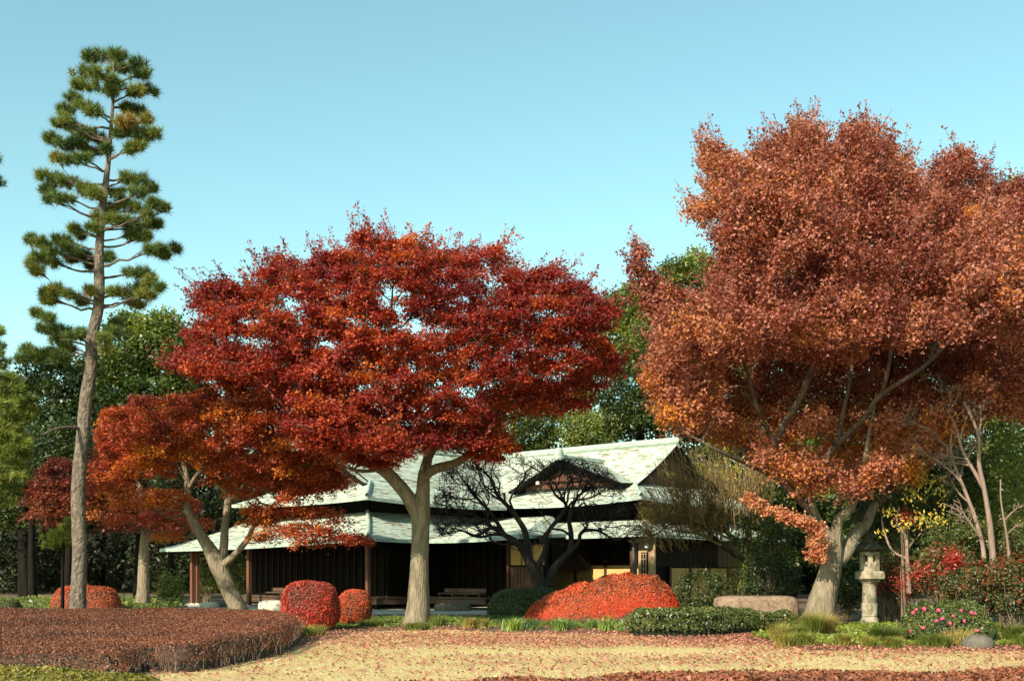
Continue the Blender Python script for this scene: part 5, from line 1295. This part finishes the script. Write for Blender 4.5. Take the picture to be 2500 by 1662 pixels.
hf_bush('clipped_mound', 'low clipped rust mound in shade behind the tall pine base', 413, ell(X(210, 45), 45, 1.3, 1.0), lambda x, y: np.full(np.shape(x), 1.04), M['rust_bush'], 14000, 0.05, edge=0.7, tintfn=lambda C, r: .35 + .2 * vnoise(C, 2) + r.normal(0, .12, len(C)), group='clipped red shrubs')
hf_bush('clipped_mound', 'small dark clipped shrub in shade at the garden edge', 414, ell(X(22, 36), 36, .42, .5), lambda x, y: np.full(np.shape(x), .72), M['camellia'], 4000, 0.05, edge=0.4)

# the broad brown azalea hedge on the near left
out_l = [(-15, 15.2), (-9.0, 15.4), Gp(300, 1668), Gp(365, 1640), Gp(430, 1645), Gp(500, 1640), Gp(600, 1618), Gp(690, 1600), (X(728, 24.5), 24.5), (X(738, 27), 27.0), (X(715, 29.6), 29.6), (X(600, 31), 31.2), (-9.5, 31.8), (-15, 31.8)]
out_l = [tuple(p) for p in out_l]
hf_bush('azalea_hedge', 'broad flat clipped brown azalea hedge in front of the pine', 421, out_l, lambda x, y: np.interp(y, [15, 19, 24, 31], [.40, .47, .56, .60]), M['brown_hedge'], 240000, 0.032, edge=0.42, pw=2.8, cat='hedge', side_from=0.45, stems=800, grid=120,
        tintfn=lambda C, r: 0.42 + .18 * vnoise(C, 0.8) + .14 * vnoise(C, 3) + .12 * np.clip((C[:, 0] + 7.0) / 2.5, -1, .6) + r.normal(0, .15, len(C)), noise=0.05, stem_h=.55)
hf_bush('azalea_hedge', 'strip of clipped yellowish azalea nearest the camera in the corner', 422, [(-8.5, 10.2), (-3.4, 10.2), (-3.2, 11.5), (-3.6, 12.6), (-5.0, 13.3), (-8.5, 13.6)], lambda x, y: np.full(np.shape(x), .47), M['olive_hedge'], 24000, 0.045, edge=0.35, cat='hedge', side_from=0.3)
hf_bush('azalea_hedge', 'low strip of reddish brown azalea along the near lawn edge', 423, [(-2.2, 9.6), (9, 9.6), (9, 12.4), (6, 12.7), (3, 12.55), (1, 12.2), (-1.0, 11.9), (-2.6, 11.6)], lambda x, y: np.interp(x, [-3, -1, 1, 8], [.40, .46, .50, .52]), M['brown_hedge'], 48000, 0.05, edge=0.3, cat='hedge', tintfn=lambda C, r: 0.62 + .2 * vnoise(C, 2) + r.normal(0, .17, len(C)), side_from=0.3)

# glossy camellia hedge in front of the long stone
rngc = np.random.default_rng(6)
hf_bush('camellia_hedge', 'low loose glossy green hedge in front of the long stone', 424, [(X(1528, 29.5), 29.8), (X(1540, 28.3), 28.5), (X(1600, 27.9), 28.1), (X(1700, 28), 28.2), (X(1790, 28.6), 28.8), (X(1850, 30), 30.2), (X(1950, 32), 32.0), (X(1955, 33.0), 33.0), (X(1800, 33), 33.2), (X(1620, 32.3), 32.5), (X(1540, 31.2), 31.2)], lambda x, y: np.interp(y, [28, 30, 33], [.66, .58, .45]), M['camellia'], 20000, 0.078, edge=0.45, cat='hedge', side_from=0.28, stems=26, stem_mat=M['stem'], noise=0.15, jit=0.8, tintfn=lambda C, r: .5 + .2 * vnoise(C, 2.5) + r.normal(0, .22, len(C)), aspect=.5, stem_h=.5, core_mat=M['green_core'])
# camellia bush with pink blossoms
cb = hf_bush('camellia_bush', 'dark glossy camellia bush carrying bright pink blossoms', 425, ell(X(2312, 26.2), 26.2, 1.02, .9, e=2.6), lambda x, y: np.full(np.shape(x), .80), M['camellia'], 9000, 0.085, edge=.8, noise=.16, jit=.8, side_from=.2, tintfn=lambda C, r: .45 + .2 * vnoise(C, 2.5) + r.normal(0, .22, len(C)), aspect=.5, stems=14, core_mat=M['green_core'])
cb_h = HGT
def blossom_mesh(rng, r=0.058):
    g = Geo()
    for ring, (k, tilt, rr) in enumerate(((6, .35, 1.0), (5, .9, .7))):
        for i in range(k):
            a = 2 * math.pi * (i + .5 * ring) / k + rng.normal(0, .1)
            d = np.array([math.cos(a), math.sin(a), tilt]); d /= np.linalg.norm(d)
            s = np.array([-math.sin(a), math.cos(a), 0])
            p = np.array([[0, 0, 0], d * r * rr * .6 + s * r * .42, d * r * rr + [0, 0, .01], d * r * rr * .6 - s * r * .42])
            g.add(p, [(0, 1, 2, 3)], tint=rng.uniform(0, .8))
    lathe(g, [(0.018, 0.0), (0.02, .03), (0.0, .04)], (0, 0, 0), 6, tint=1.0)
    return g.mesh('blossom', M['pink'])
bm_ = blossom_mesh(np.random.default_rng(3))
rngb = np.random.default_rng(31)
spots = [(2228, 1495, .62), (2238, 1488, .4), (2255, 1486, .2), (2286, 1515, -.45), (2301, 1511, -.3), (2318, 1521, -.6), (2325, 1503, -.2), (2352, 1516, -.5), (2254, 1533, -.85), (2370, 1495, .3), (2380, 1498, .3), (2222, 1540, -.85), (2385, 1540, -.8), (2305, 1545, -.95), (2290, 1490, .1), (2345, 1490, .1)]
for px, py, dy in spots:
    b = bpy.data.objects.new('blossom', bm_)
    col.objects.link(b)
    Yb = 26.2 - .78 + (dy + .9) * .40
    for Yb in np.arange(24.6, 27.5, .02):
        p = W(px, py, Yb)
        if cb_h(p[None, :2])[0] * 1.04 >= p[2]: break
    p = W(px, py, Yb - .04)
    b.parent = cb
    b.location = tuple(p - np.array(cb.location))
    b.rotation_euler = (rngb.uniform(.5, 1.3), rngb.uniform(-.4, .4), rngb.uniform(-.5, .5))
    b.scale = (rngb.uniform(.7, 1.05),) * 3
hb_ = bpy.data.objects['camellia_hedge']
for px, py, Yb in ((1836, 1490, 32.0), (1722, 1504, 30.5), (1672, 1488, 31.5)):
    b = bpy.data.objects.new('blossom', bm_); col.objects.link(b); b.parent = hb_
    b.location = tuple(W(px, py, Yb) - np.array(hb_.location)); b.rotation_euler = (.9, .2, 0); b.scale = (.7,) * 3

# ------------------------------------------------------------------ loose shrubs
def shrub(name, label, seed, px, py, rx, ry, Y, leaf, n_spray=90, n_leaf=30, size=0.10, tint=(0.45, .25), dz=None, spray_r=.22, group=None, tintfn=None, aspect=.5, upness=.6, droop=0.0, jit=.7, cat='shrub', depth=None, nstem=60):
    """loose shrub: stems from one stool, sprays through an uneven mound; px, py is its middle"""
    rng = np.random.default_rng(seed)
    k = Y / FPX
    b = np.array(BASE(px, Y))
    root = empty(name, b, label, cat, group)
    c = W(px, py, Y)
    r = np.array([rx * k, (depth or rx * k * .8), ry * k])
    q = unit(rng.normal(0, 1, (n_spray, 3))) * rng.uniform(.35, 1, (n_spray, 1)) ** .5
    q *= (1 + .22 * vnoise(q * 1.3 + seed, 1.2))[:, None]
    S = c + q * r
    S[:, 2] = np.maximum(S[:, 2], gz(S[:, 1]) + .08)
    N = unit(q * .8 + [0, 0, upness] + rng.normal(0, .2, q.shape))
    gs = Geo()
    for s in S[:: max(1, n_spray // nstem)]:
        b0 = b + np.array([rng.normal(0, .12 * r[0]), rng.normal(0, .1), -.03])
        m = (b0 + s) / 2 + np.array([0, 0, .12 * r[2]]) + rng.normal(0, .05, 3)
        tube(gs, np.array([b0, m, s]), np.array([.015, .010, .004]), 4)
    so = gs.build('stems', M['stem'] if nstem > 10 else M['maple_twig'], root, smooth=True); so['kind'] = 'stuff'
    bt = (tintfn(S, rng) if tintfn else tint[0] + .15 * vnoise(S, 1.5)) + rng.normal(0, tint[1] * .5, len(S))
    Sx = np.repeat(S, n_leaf, 0); Nx = np.repeat(N, n_leaf, 0)
    C = Sx + rng.normal(0, spray_r * .55, Sx.shape) * [1, 1, .75]
    C[:, 2] = np.maximum(C[:, 2], gz(C[:, 1]) + .03)
    t = np.clip(np.repeat(bt, n_leaf) + rng.normal(0, tint[1] * .5, len(C)), 0, 1)
    g = Geo(); leaves(g, C, Nx, size, rng, t, aspect=aspect, jit=jit, droop=droop)
    g.build('foliage', leaf, root)
    return root

S_ = [
 ('shrub', 'light green broadleaf shrub between two trunks near the porch', 418, 1435, 36, 42, 50, 'lightgreen', 60, 26, .12, (.45, .25)),
 ('shrub', 'leafy green shrub behind the pair of porch posts', 505, 1400, 34, 60, 60, 'lightgreen', 60, 26, .13, (.4, .25)),
 ('shrub', 'green shrub seen under the eave behind the leaning trunk', 582, 1395, 32, 60, 60, 'lightgreen', 60, 26, .13, (.5, .25)),
 ('shrub', 'dark rounded evergreen shrub by the right end of the red mound', 1715, 1440, 62, 52, 38.6, 'evergreen', 110, 34, .10, (.25, .2)),
 ('shrub', 'dark evergreen shrub behind the long stone', 1880, 1420, 70, 70, 38.5, 'evergreen', 120, 34, .11, (.15, .2)),
 ('shrub', 'dark camellia rising behind the long stone near the leaning trunk', 1870, 1320, 75, 70, 40.5, 'evergreen', 120, 34, .12, (.45, .25)),
 ('shrub', 'yellow green shrub at the far corner of the house', 1800, 1400, 26, 60, 56, 'lightgreen', 60, 26, .11, (.65, .25)),
 ('shrub', 'dark shrub between the thick trunk and the lantern', 2070, 1430, 40, 70, 38.5, 'evergreen', 80, 34, .11, (.2, .2)),
 ('nandina_shrub', 'nandina with deep red leaves beside the lantern shaft', 2190, 1420, 60, 55, 35.4, 'nandina', 110, 34, .09, (.62, .3)),
 ('nandina_shrub', 'nandina topped with a bright red leaf cluster', 2300, 1390, 75, 60, 31, 'nandina', 140, 34, .09, (.55, .32)),
 ('nandina_shrub', 'bushy nandina with scattered red tips above the camellia', 2380, 1440, 85, 60, 29.6, 'nandina', 150, 36, .09, (.42, .3)),
 ('nandina_shrub', 'reddish green nandina at the garden edge by the small rock', 2475, 1430, 70, 75, 29.2, 'nandina', 130, 36, .09, (.52, .3)),
 ('shrub', 'olive green shrub below the pale multi stemmed tree', 2330, 1310, 90, 60, 32.5, 'evergreen', 130, 32, .10, (.55, .3)),
 ('shrub', 'brownish green shrub at the garden edge below the bamboo', 2460, 1330, 80, 65, 32, 'nandina', 120, 32, .10, (.5, .2)),
 ('shrub', 'tall dense evergreen shrub behind the crooked grey stems', 2160, 1260, 90, 85, 38, 'evergreen', 160, 34, .13, (.4, .25)),
 ('shrub', 'tall dark evergreen shrub behind the pale stems', 2330, 1190, 90, 110, 38.5, 'evergreen', 170, 34, .14, (.35, .25)),
 ('shrub', 'yellowish shrub at the garden edge beside the slim sapling', 2478, 1305, 36, 34, 33, 'bamboo', 60, 26, .09, (.75, .3)),
 ('nandina_shrub', 'small red berried shrub behind the lantern roof', 2205, 1262, 16, 16, 32.5, 'nandina', 14, 22, .09, (.9, .15)),
]
for i, (nm, lab, px, py, rx, ry, Y, lf, ns, nl, sz, tt) in enumerate(S_):
    shrub(nm, lab, 500 + i, px, py, rx, ry, Y, M[lf], ns, nl, sz, tt, droop=.6 if lf == 'yellow' else 0, nstem=4 if lf == 'yellow' else 40)
# bright red tips of the second nandina
rng = np.random.default_rng(77)
g = Geo()
nd = [o for o in bpy.data.objects if o.name.startswith('nandina_shrub') and 'bright red' in o.get('label', '')][0]
C = np.vstack([W(px, py, 30.2) + rng.normal(0, r, (n, 3)) for px, py, r, n in ((2335, 1372, .10, 260), (2325, 1365, .12, 200), (2318, 1400, .10, 90), (2205, 1428, .14, 120), (2370, 1425, .1, 70), (2435, 1420, .13, 90), (2240, 1400, .1, 60))])
leaves(g, C, np.tile([0, -.4, .8], (len(C), 1)), .09, rng, rng.uniform(.82, 1, len(C)), aspect=.5, jit=.7)
g.build('red_leaf_cluster', M['nandina'], nd)['kind'] = 'stuff'
# bamboo
rng = np.random.default_rng(88)
Y0 = 38.5
bb = empty('bamboo_clump', BASE(2440, Y0), 'feathery yellow green bamboo clump at the far end of the garden', 'bamboo')
gs = Geo(); gl = Geo()
for i in range(16):
    px = 2400 + rng.uniform(-45, 110)
    b0 = np.array(BASE(px, Y0 + rng.uniform(-1, 1)))
    ht = rng.uniform(4.0, 6.2)
    ln = rng.uniform(-.9, .9)
    P = np.array([b0, b0 + [ln * .2, 0, ht * .45], b0 + [ln * .6, -.1, ht * .8], b0 + [ln * 1.3, -.3, ht]])
    P = smooth_path(P, 6)
    gst = Geo(); tube(gst, P, np.linspace(.022, .006, len(P)), 5)
    gst.build('culm', M['bamboo'], bb, smooth=True)
    m = 34
    S = P[rng.integers(int(len(P) * .35), len(P), m)] + rng.normal(0, .22, (m, 3))
    Sx = np.repeat(S, 16, 0) + rng.normal(0, .16, (m * 16, 3))
    leaves(gl, Sx, np.tile([0, -.3, 1.0], (len(Sx), 1)), .16, rng, np.clip(rng.normal(.5, .22, len(Sx)), 0, 1), aspect=.22, jit=.5, droop=.5)
gl.build('foliage', M['bamboo'], bb)

# ground cover and undergrowth
def cover(name, label, seed, poly, n, leaf, h, size, tint=(.45, .22), kind='stuff', cat='ground cover', jit=.6):
    rng = np.random.default_rng(seed)
    P = scatter_in(poly, n, rng)
    hh = h * (0.55 + .45 * vnoise(np.c_[P, np.zeros(len(P))], 1.3))
    C = np.c_[P, gz(P[:, 1]) + np.abs(hh) * rng.uniform(.2, 1, len(P))]
    g = Geo()
    leaves(g, C, np.tile([0, -.3, 1.0], (len(C), 1)), size, rng, np.clip(tint[0] + .25 * vnoise(C, 1.1) + rng.normal(0, tint[1] * .6, len(C)), 0, 1), aspect=.45, jit=jit)
    return tag(g.build(name, leaf), label, cat, kind=kind)
cover('undergrowth', 'leafy green undergrowth below the shaded trees at the garden edge', 601, [(-27, 44), (-15.5, 44), (-13.2, 47), (-14.5, 53), (-20, 58), (-32, 58)], 16000, M['lightgreen'], .6, .17, (.35, .25))
cover('ground_cover', 'bright green ground cover around the lantern and the thick trunk', 602, [(5.6, 27.5), (6, 24.8), (11.5, 24.2), (13, 25), (15.5, 31), (15.5, 34.5), (8.0, 35.5), (6.6, 33)], 22000, M['moss'], .16, .10, (.55, .25))
cover('ground_cover', 'green ground cover between the round shrubs and the camellia hedge', 603, [(-6.6, 31.9), (-5, 31.9), (-3.0, 33.3), (0, 33.2), (3.4, 31.8), (5, 33), (6, 40), (1, 40.6), (-7, 40.6)], 22000, M['moss'], .12, .09, (.3, .25))

w_ = hf_bush('woodland_undergrowth', 'dense dark undergrowth closing the view below the wood trees', 610, [(-75, 96), (75, 96), (75, 104), (-75, 104)], lambda x, y: 10.5 + 1.5 * np.sin(x * .31) + 1.2 * np.sin(x * .83 + 1), M['shade_painted_leaf'], 26000, .42, edge=2.5, cat='undergrowth', noise=.2, grid=90, core_mat=M['green_core'], tintfn=lambda C, r: .2 + .2 * vnoise(C, .4) + r.normal(0, .15, len(C)))
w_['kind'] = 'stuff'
def tufts(name, label, seed, px, Y, w, h, d, n, leaf, bw=.012, lean=1.0, tint=(.45, .22), group=None, cat='grass tuft', curl=.5):
    rng = np.random.default_rng(seed)
    b = np.array(BASE(px, Y))
    P = rng.normal(0, .33, (n, 2)) * [w / 2 * 1.3, d / 2 * 1.3]
    k = max(3, int(w / .35))
    cen = np.c_[rng.uniform(-.5, .5, k) * w * .85, rng.uniform(-.5, .5, k) * d * .8]
    P = cen[rng.integers(0, k, n)] + rng.normal(0, .07, (n, 2))
    C = np.c_[b[0] + P[:, 0], b[1] + P[:, 1], gz(b[1] + P[:, 1]) - .01]
    g = Geo()
    t = np.clip(tint[0] + .3 * vnoise(C, 1.4) + rng.normal(0, tint[1] * .6, n), 0, 1)
    blades(g, C, rng, h, bw, lean, t, curl)
    return tag(g.build(name, leaf, loc=None), label, cat, group)
T_ = [
 ('grass_tuft', 'small green grass tuft at the foot of the crimson maple', 1018, 31.6, .60, .34, .5, 650, 'grass', .012, 1.0, (.42, .2)),
 ('grass_tuft', 'brownish sedge tuft on the bed edge near the dark green mound', 1165, 32.6, .95, .42, .7, 900, 'grass', .012, 1.0, (.66, .2)),
 ('grass_tuft', 'dark little tuft in the shade right behind the crimson maple foot', 1068, 33.6, .5, .5, .4, 350, 'grass', .014, .9, (.2, .2)),
 ('grass_tuft', 'green grass tuft behind the round red shrubs', 905, 33.6, 1.2, .30, .8, 900, 'grass', .012, .9, (.3, .2)),
 ('grass_tuft', 'bright sedge spilling out beside the brown hedge end', 765, 28.6, .85, .38, 1.3, 900, 'grass', .012, 1.1, (.5, .2)),
 ('grass_tuft', 'thin grass along the stepping stones behind the hedge end', 690, 33.5, 1.1, .25, .8, 500, 'grass', .012, 1.0, (.55, .25)),
 ('iris_clump', 'yellow green iris clump nearest the brownish tuft', 1242, 31.2, .55, .50, .4, 90, 'iris', .035, .8, (.85, .15)),
 ('iris_clump', 'grey green iris clump below the left foot of the red mound', 1268, 32.2, 1.0, .46, .6, 260, 'iris', .022, .7, (.25, .2)),
 ('iris_clump', 'mixed iris clump in the middle of the row', 1340, 31.6, 1.0, .46, .6, 260, 'iris', .024, .8, (.45, .25)),
 ('iris_clump', 'fine grey green iris clump before the red mound middle', 1425, 31.8, 1.0, .42, .6, 300, 'iris', .020, .8, (.30, .2)),
 ('iris_clump', 'bright iris clump right beside the camellia hedge', 1494, 31.0, .62, .56, .45, 110, 'iris', .034, .75, (.75, .2)),
 ('sedge_mass', 'large straw and green sedge mass below the thick forked trunk', 1905, 26.4, 1.2, .55, 1.6, 2100, 'grass', .011, 1.0, (.50, .22)),
 ('sedge_mass', 'tawny sedge mass right under the thick trunk foot', 2000, 28.0, 1.2, .80, 1.6, 2200, 'grass', .011, 1.0, (.74, .18)),
 ('sedge_mass', 'green sedge mass in front of the stone lantern', 2120, 25.6, 1.3, .55, 1.6, 2300, 'grass', .011, 1.05, (.38, .2)),
 ('sedge_mass', 'low mixed sedge at the lawn edge under the trunk', 1990, 24.4, 1.7, .42, 1.0, 2200, 'grass', .011, 1.0, (.5, .25)),
 ('sedge_mass', 'brownish sedge at the lawn edge before the lantern', 2140, 23.9, 1.0, .36, .7, 1200, 'grass', .011, 1.0, (.6, .25)),
 ('sedge_mass', 'green sedge tuft in front of the pink camellia', 2285, 24.0, .75, .40, .6, 1200, 'grass', .011, 1.0, (.45, .22)),
 ('sedge_mass', 'dry straw sedge between the camellia and the small rock', 2338, 24.6, .34, .55, .3, 300, 'grass', .011, .9, (.92, .1)),
 ('sedge_mass', 'green sedge beyond the small rock at the garden edge', 2480, 24.2, .9, .42, .8, 1500, 'grass', .011, 1.0, (.42, .22)),
 ('sedge_mass', 'taller green sedge behind the small rock', 2460, 26.4, 1.0, .55, 1.0, 1600, 'grass', .011, 1.0, (.35, .22)),
]
for i, (nm, lab, px, Y, w, h, d, n, lf, bw, ln, tt) in enumerate(T_):
    tufts(nm, lab, 700 + i, px, Y, w, h * .85, d, n, M[lf], bw, ln, tt, group={'grass_tuft': 'grass tufts along the bed', 'iris_clump': 'iris clumps along the bed', 'sedge_mass': 'sedges below the russet maple'}[nm])

# ------------------------------------------------------------------ stones and the lantern
def rock(name, label, seed, c, r, mat, e=2.6, rough=.10, cat='stone', group=None, rot=0.0, flat=0.0):
    na, nb = 40, 24
    a = np.linspace(0, 2 * math.pi, na, endpoint=False); el = np.linspace(-math.pi / 2, math.pi / 2, nb)
    A, E = np.meshgrid(a, el)
    q = np.stack([np.cos(A) * np.cos(E), np.sin(A) * np.cos(E), np.sin(E)], -1).reshape(-1, 3) + 1e-6
    k = (np.abs(q) ** e).sum(1, keepdims=True) ** (-1 / e)
    P = q * k * np.array(r)
    P *= (1 + rough * vnoise(P + seed * 3.1, 1.8) + rough * .5 * vnoise(P + seed, 5.0))[:, None]
    cr, sr = math.cos(rot), math.sin(rot)
    P = np.c_[P[:, 0] * cr - P[:, 1] * sr, P[:, 0] * sr + P[:, 1] * cr, P[:, 2]]
    idx = np.arange(na * nb).reshape(nb, na)
    g = Geo(); g.add(P + np.array(c), np.stack([idx[:-1], np.roll(idx, -1, 1)[:-1], np.roll(idx, -1, 1)[1:], idx[1:]], -1).reshape(-1, 4))
    return tag(g.build(name, mat, smooth=True), label, cat, group)
Y = 36.6
k = Y / FPX
rock('long_stone', 'long rounded brownish stone lying behind the low glossy hedge', 1, (X(1846, Y), Y, .34), (1.22, .58, .48), M['brown_stone'], e=8, rough=.05)
rock('rock', 'small grey rock at the lawn edge below the camellia', 2, (X(2388, 23.9), 23.9, .06), (.32, .3, .22), M['grey_stone'], e=2.4)
rock('stepping_stone', 'pale stepping stone beside the round red shrub and the post', 3, (X(664, 49), 49, .16), (.56, .4, .26), M['stone_light'], e=3.5, rough=.05, group='stepping stones by the veranda')
rock('stepping_stone', 'grey stepping stone in front of the bench right of the crimson maple', 4, (X(1104, 48), 48, .12), (.74, .4, .22), M['grey_stone'], e=3.8, rough=.05, group='stepping stones by the veranda')
rock('stepping_stone', 'flat pale stepping stone beside the pair of porch posts', 5, (X(512, 53), 53, .08), (.42, .35, .16), M['stone_light'], e=3.0, rough=.06, group='stepping stones by the veranda')
rock('stepping_stone', 'darker stepping stone touching the flat pale one by the posts', 6, (X(545, 53.5), 53.5, .10), (.38, .35, .22), M['grey_stone'], e=3.0, rough=.06, group='stepping stones by the veranda')
rock('stepping_stone', 'low flat stone edging the gravel behind the leaning trunk', 7, (X(618, 45.5), 45.5, .05), (.6, .35, .10), M['stone_light'], e=3.0, rough=.06, group='stepping stones by the veranda')
rock('standing_stone', 'shaded upright stone behind the lantern shaft', 8, (X(2158, 38.2), 38.2, .55), (.30, .25, .48), M['grey_stone'], e=2.6)
# kerb stones along the front of the gravel
rk = np.random.default_rng(9)
x = -6.9
ki = 0
ORD = ['first', 'second', 'third', 'fourth', 'fifth', 'sixth', 'seventh', 'eighth', 'ninth', 'tenth', 'eleventh', 'twelfth', 'thirteenth', 'fourteenth', 'fifteenth']
while x < 0.6:
    w = rk.uniform(.55, .95)
    rock('kerb_stone', ORD[ki] + ' kerb stone along the gravel counting from the round red shrubs', int(x * 10) + 200, (x + w / 2, 41.1, .02), (w / 2 - .01, .13, .09), M['grey_stone'], e=5, rough=.04, group='kerb stones of the gravel path')
    x += w; ki += 1

Y = 34.0
lx, lz = X(2123, Y), float(gz(Y))
# lantern heights from the photograph at that distance
def zz(py): return EYE - (py - HZ) / FPX * Y
lan = empty('stone_lantern', (lx, Y, lz), 'weathered stone lantern with a round shaft beside the forked maple trunk', 'lantern')
o = np.array([lx, Y, 0])
g = Geo(); lathe(g, [(.0, lz - .05), (.28, lz - .05), (.25, zz(1512)), (.205, zz(1504))], o, 24)
lathe(g, [(.215, zz(1503)), (.212, zz(1472)), (.200, zz(1471)), (.200, zz(1470)), (.208, zz(1469)), (.200, zz(1440)), (.198, zz(1428)), (.215, zz(1426)), (.215, zz(1423))], o, 24)
g.build('shaft', M['granite'], lan, smooth=True)
R6 = math.radians(18)
g = Geo(); lathe(g, [(.0, zz(1424)), (.24, zz(1424)), (.31, zz(1418)), (.345, zz(1413)), (.44, zz(1412.5)), (.455, zz(1411)), (.455, zz(1397)), (.43, zz(1394)), (.24, zz(1392)), (.0, zz(1392))], o, 6, rot=R6)
g.build('platform', M['granite'], lan)
# fire box: six sides, openings on alternate sides
fb = empty('fire_box', (lx, Y, zz(1392))); fb.parent = lan; fb.location = (0, 0, zz(1392) - lz)
z0, z1 = zz(1392.5), zz(1347)
for i in range(6):
    a0 = R6 + i * math.pi / 3; a1 = a0 + math.pi / 3
    ro, ri = .30, .21
    for (s0, s1, za, zb, nm) in ((0, .28, z0, z1, 'pillar'), (.72, 1, z0, z1, 'pillar'), (.28, .72, z0, z0 + (z1 - z0) * .48, 'sill_stone'), (.28, .72, z0 + (z1 - z0) * .84, z1, 'lintel_stone')):
        pts = []
        for r in (ro, ri):
            A_ = np.array([math.cos(a0), math.sin(a0)]) * r; B_ = np.array([math.cos(a1), math.sin(a1)]) * r
            pts += [A_ + (B_ - A_) * s0, A_ + (B_ - A_) * s1]
        c = [pts[0], pts[1], pts[3], pts[2]]
        g = Geo(); hexa(g, np.array([(lx + p[0], Y + p[1], za) for p in c] + [(lx + p[0], Y + p[1], zb) for p in c]))
        g.build(nm, M['granite'], fb)
g = Geo(); lathe(g, [(.0, zz(1348)), (.26, zz(1348)), (.42, zz(1344)), (.50, zz(1341)), (.52, zz(1339)), (.44, zz(1336)), (.28, zz(1329)), (.16, zz(1322)), (.0, zz(1321))], o, 6, rot=R6)
g.build('lantern_roof', M['shade_dark_granite'], lan)
g = Geo(); lathe(g, [(.0, zz(1323)), (.11, zz(1323)), (.13, zz(1319)), (.09, zz(1316)), (.13, zz(1311)), (.12, zz(1305)), (.05, zz(1299)), (.0, zz(1297))], o, 14)
g.build('finial', M['shade_dark_granite'], lan, smooth=True)
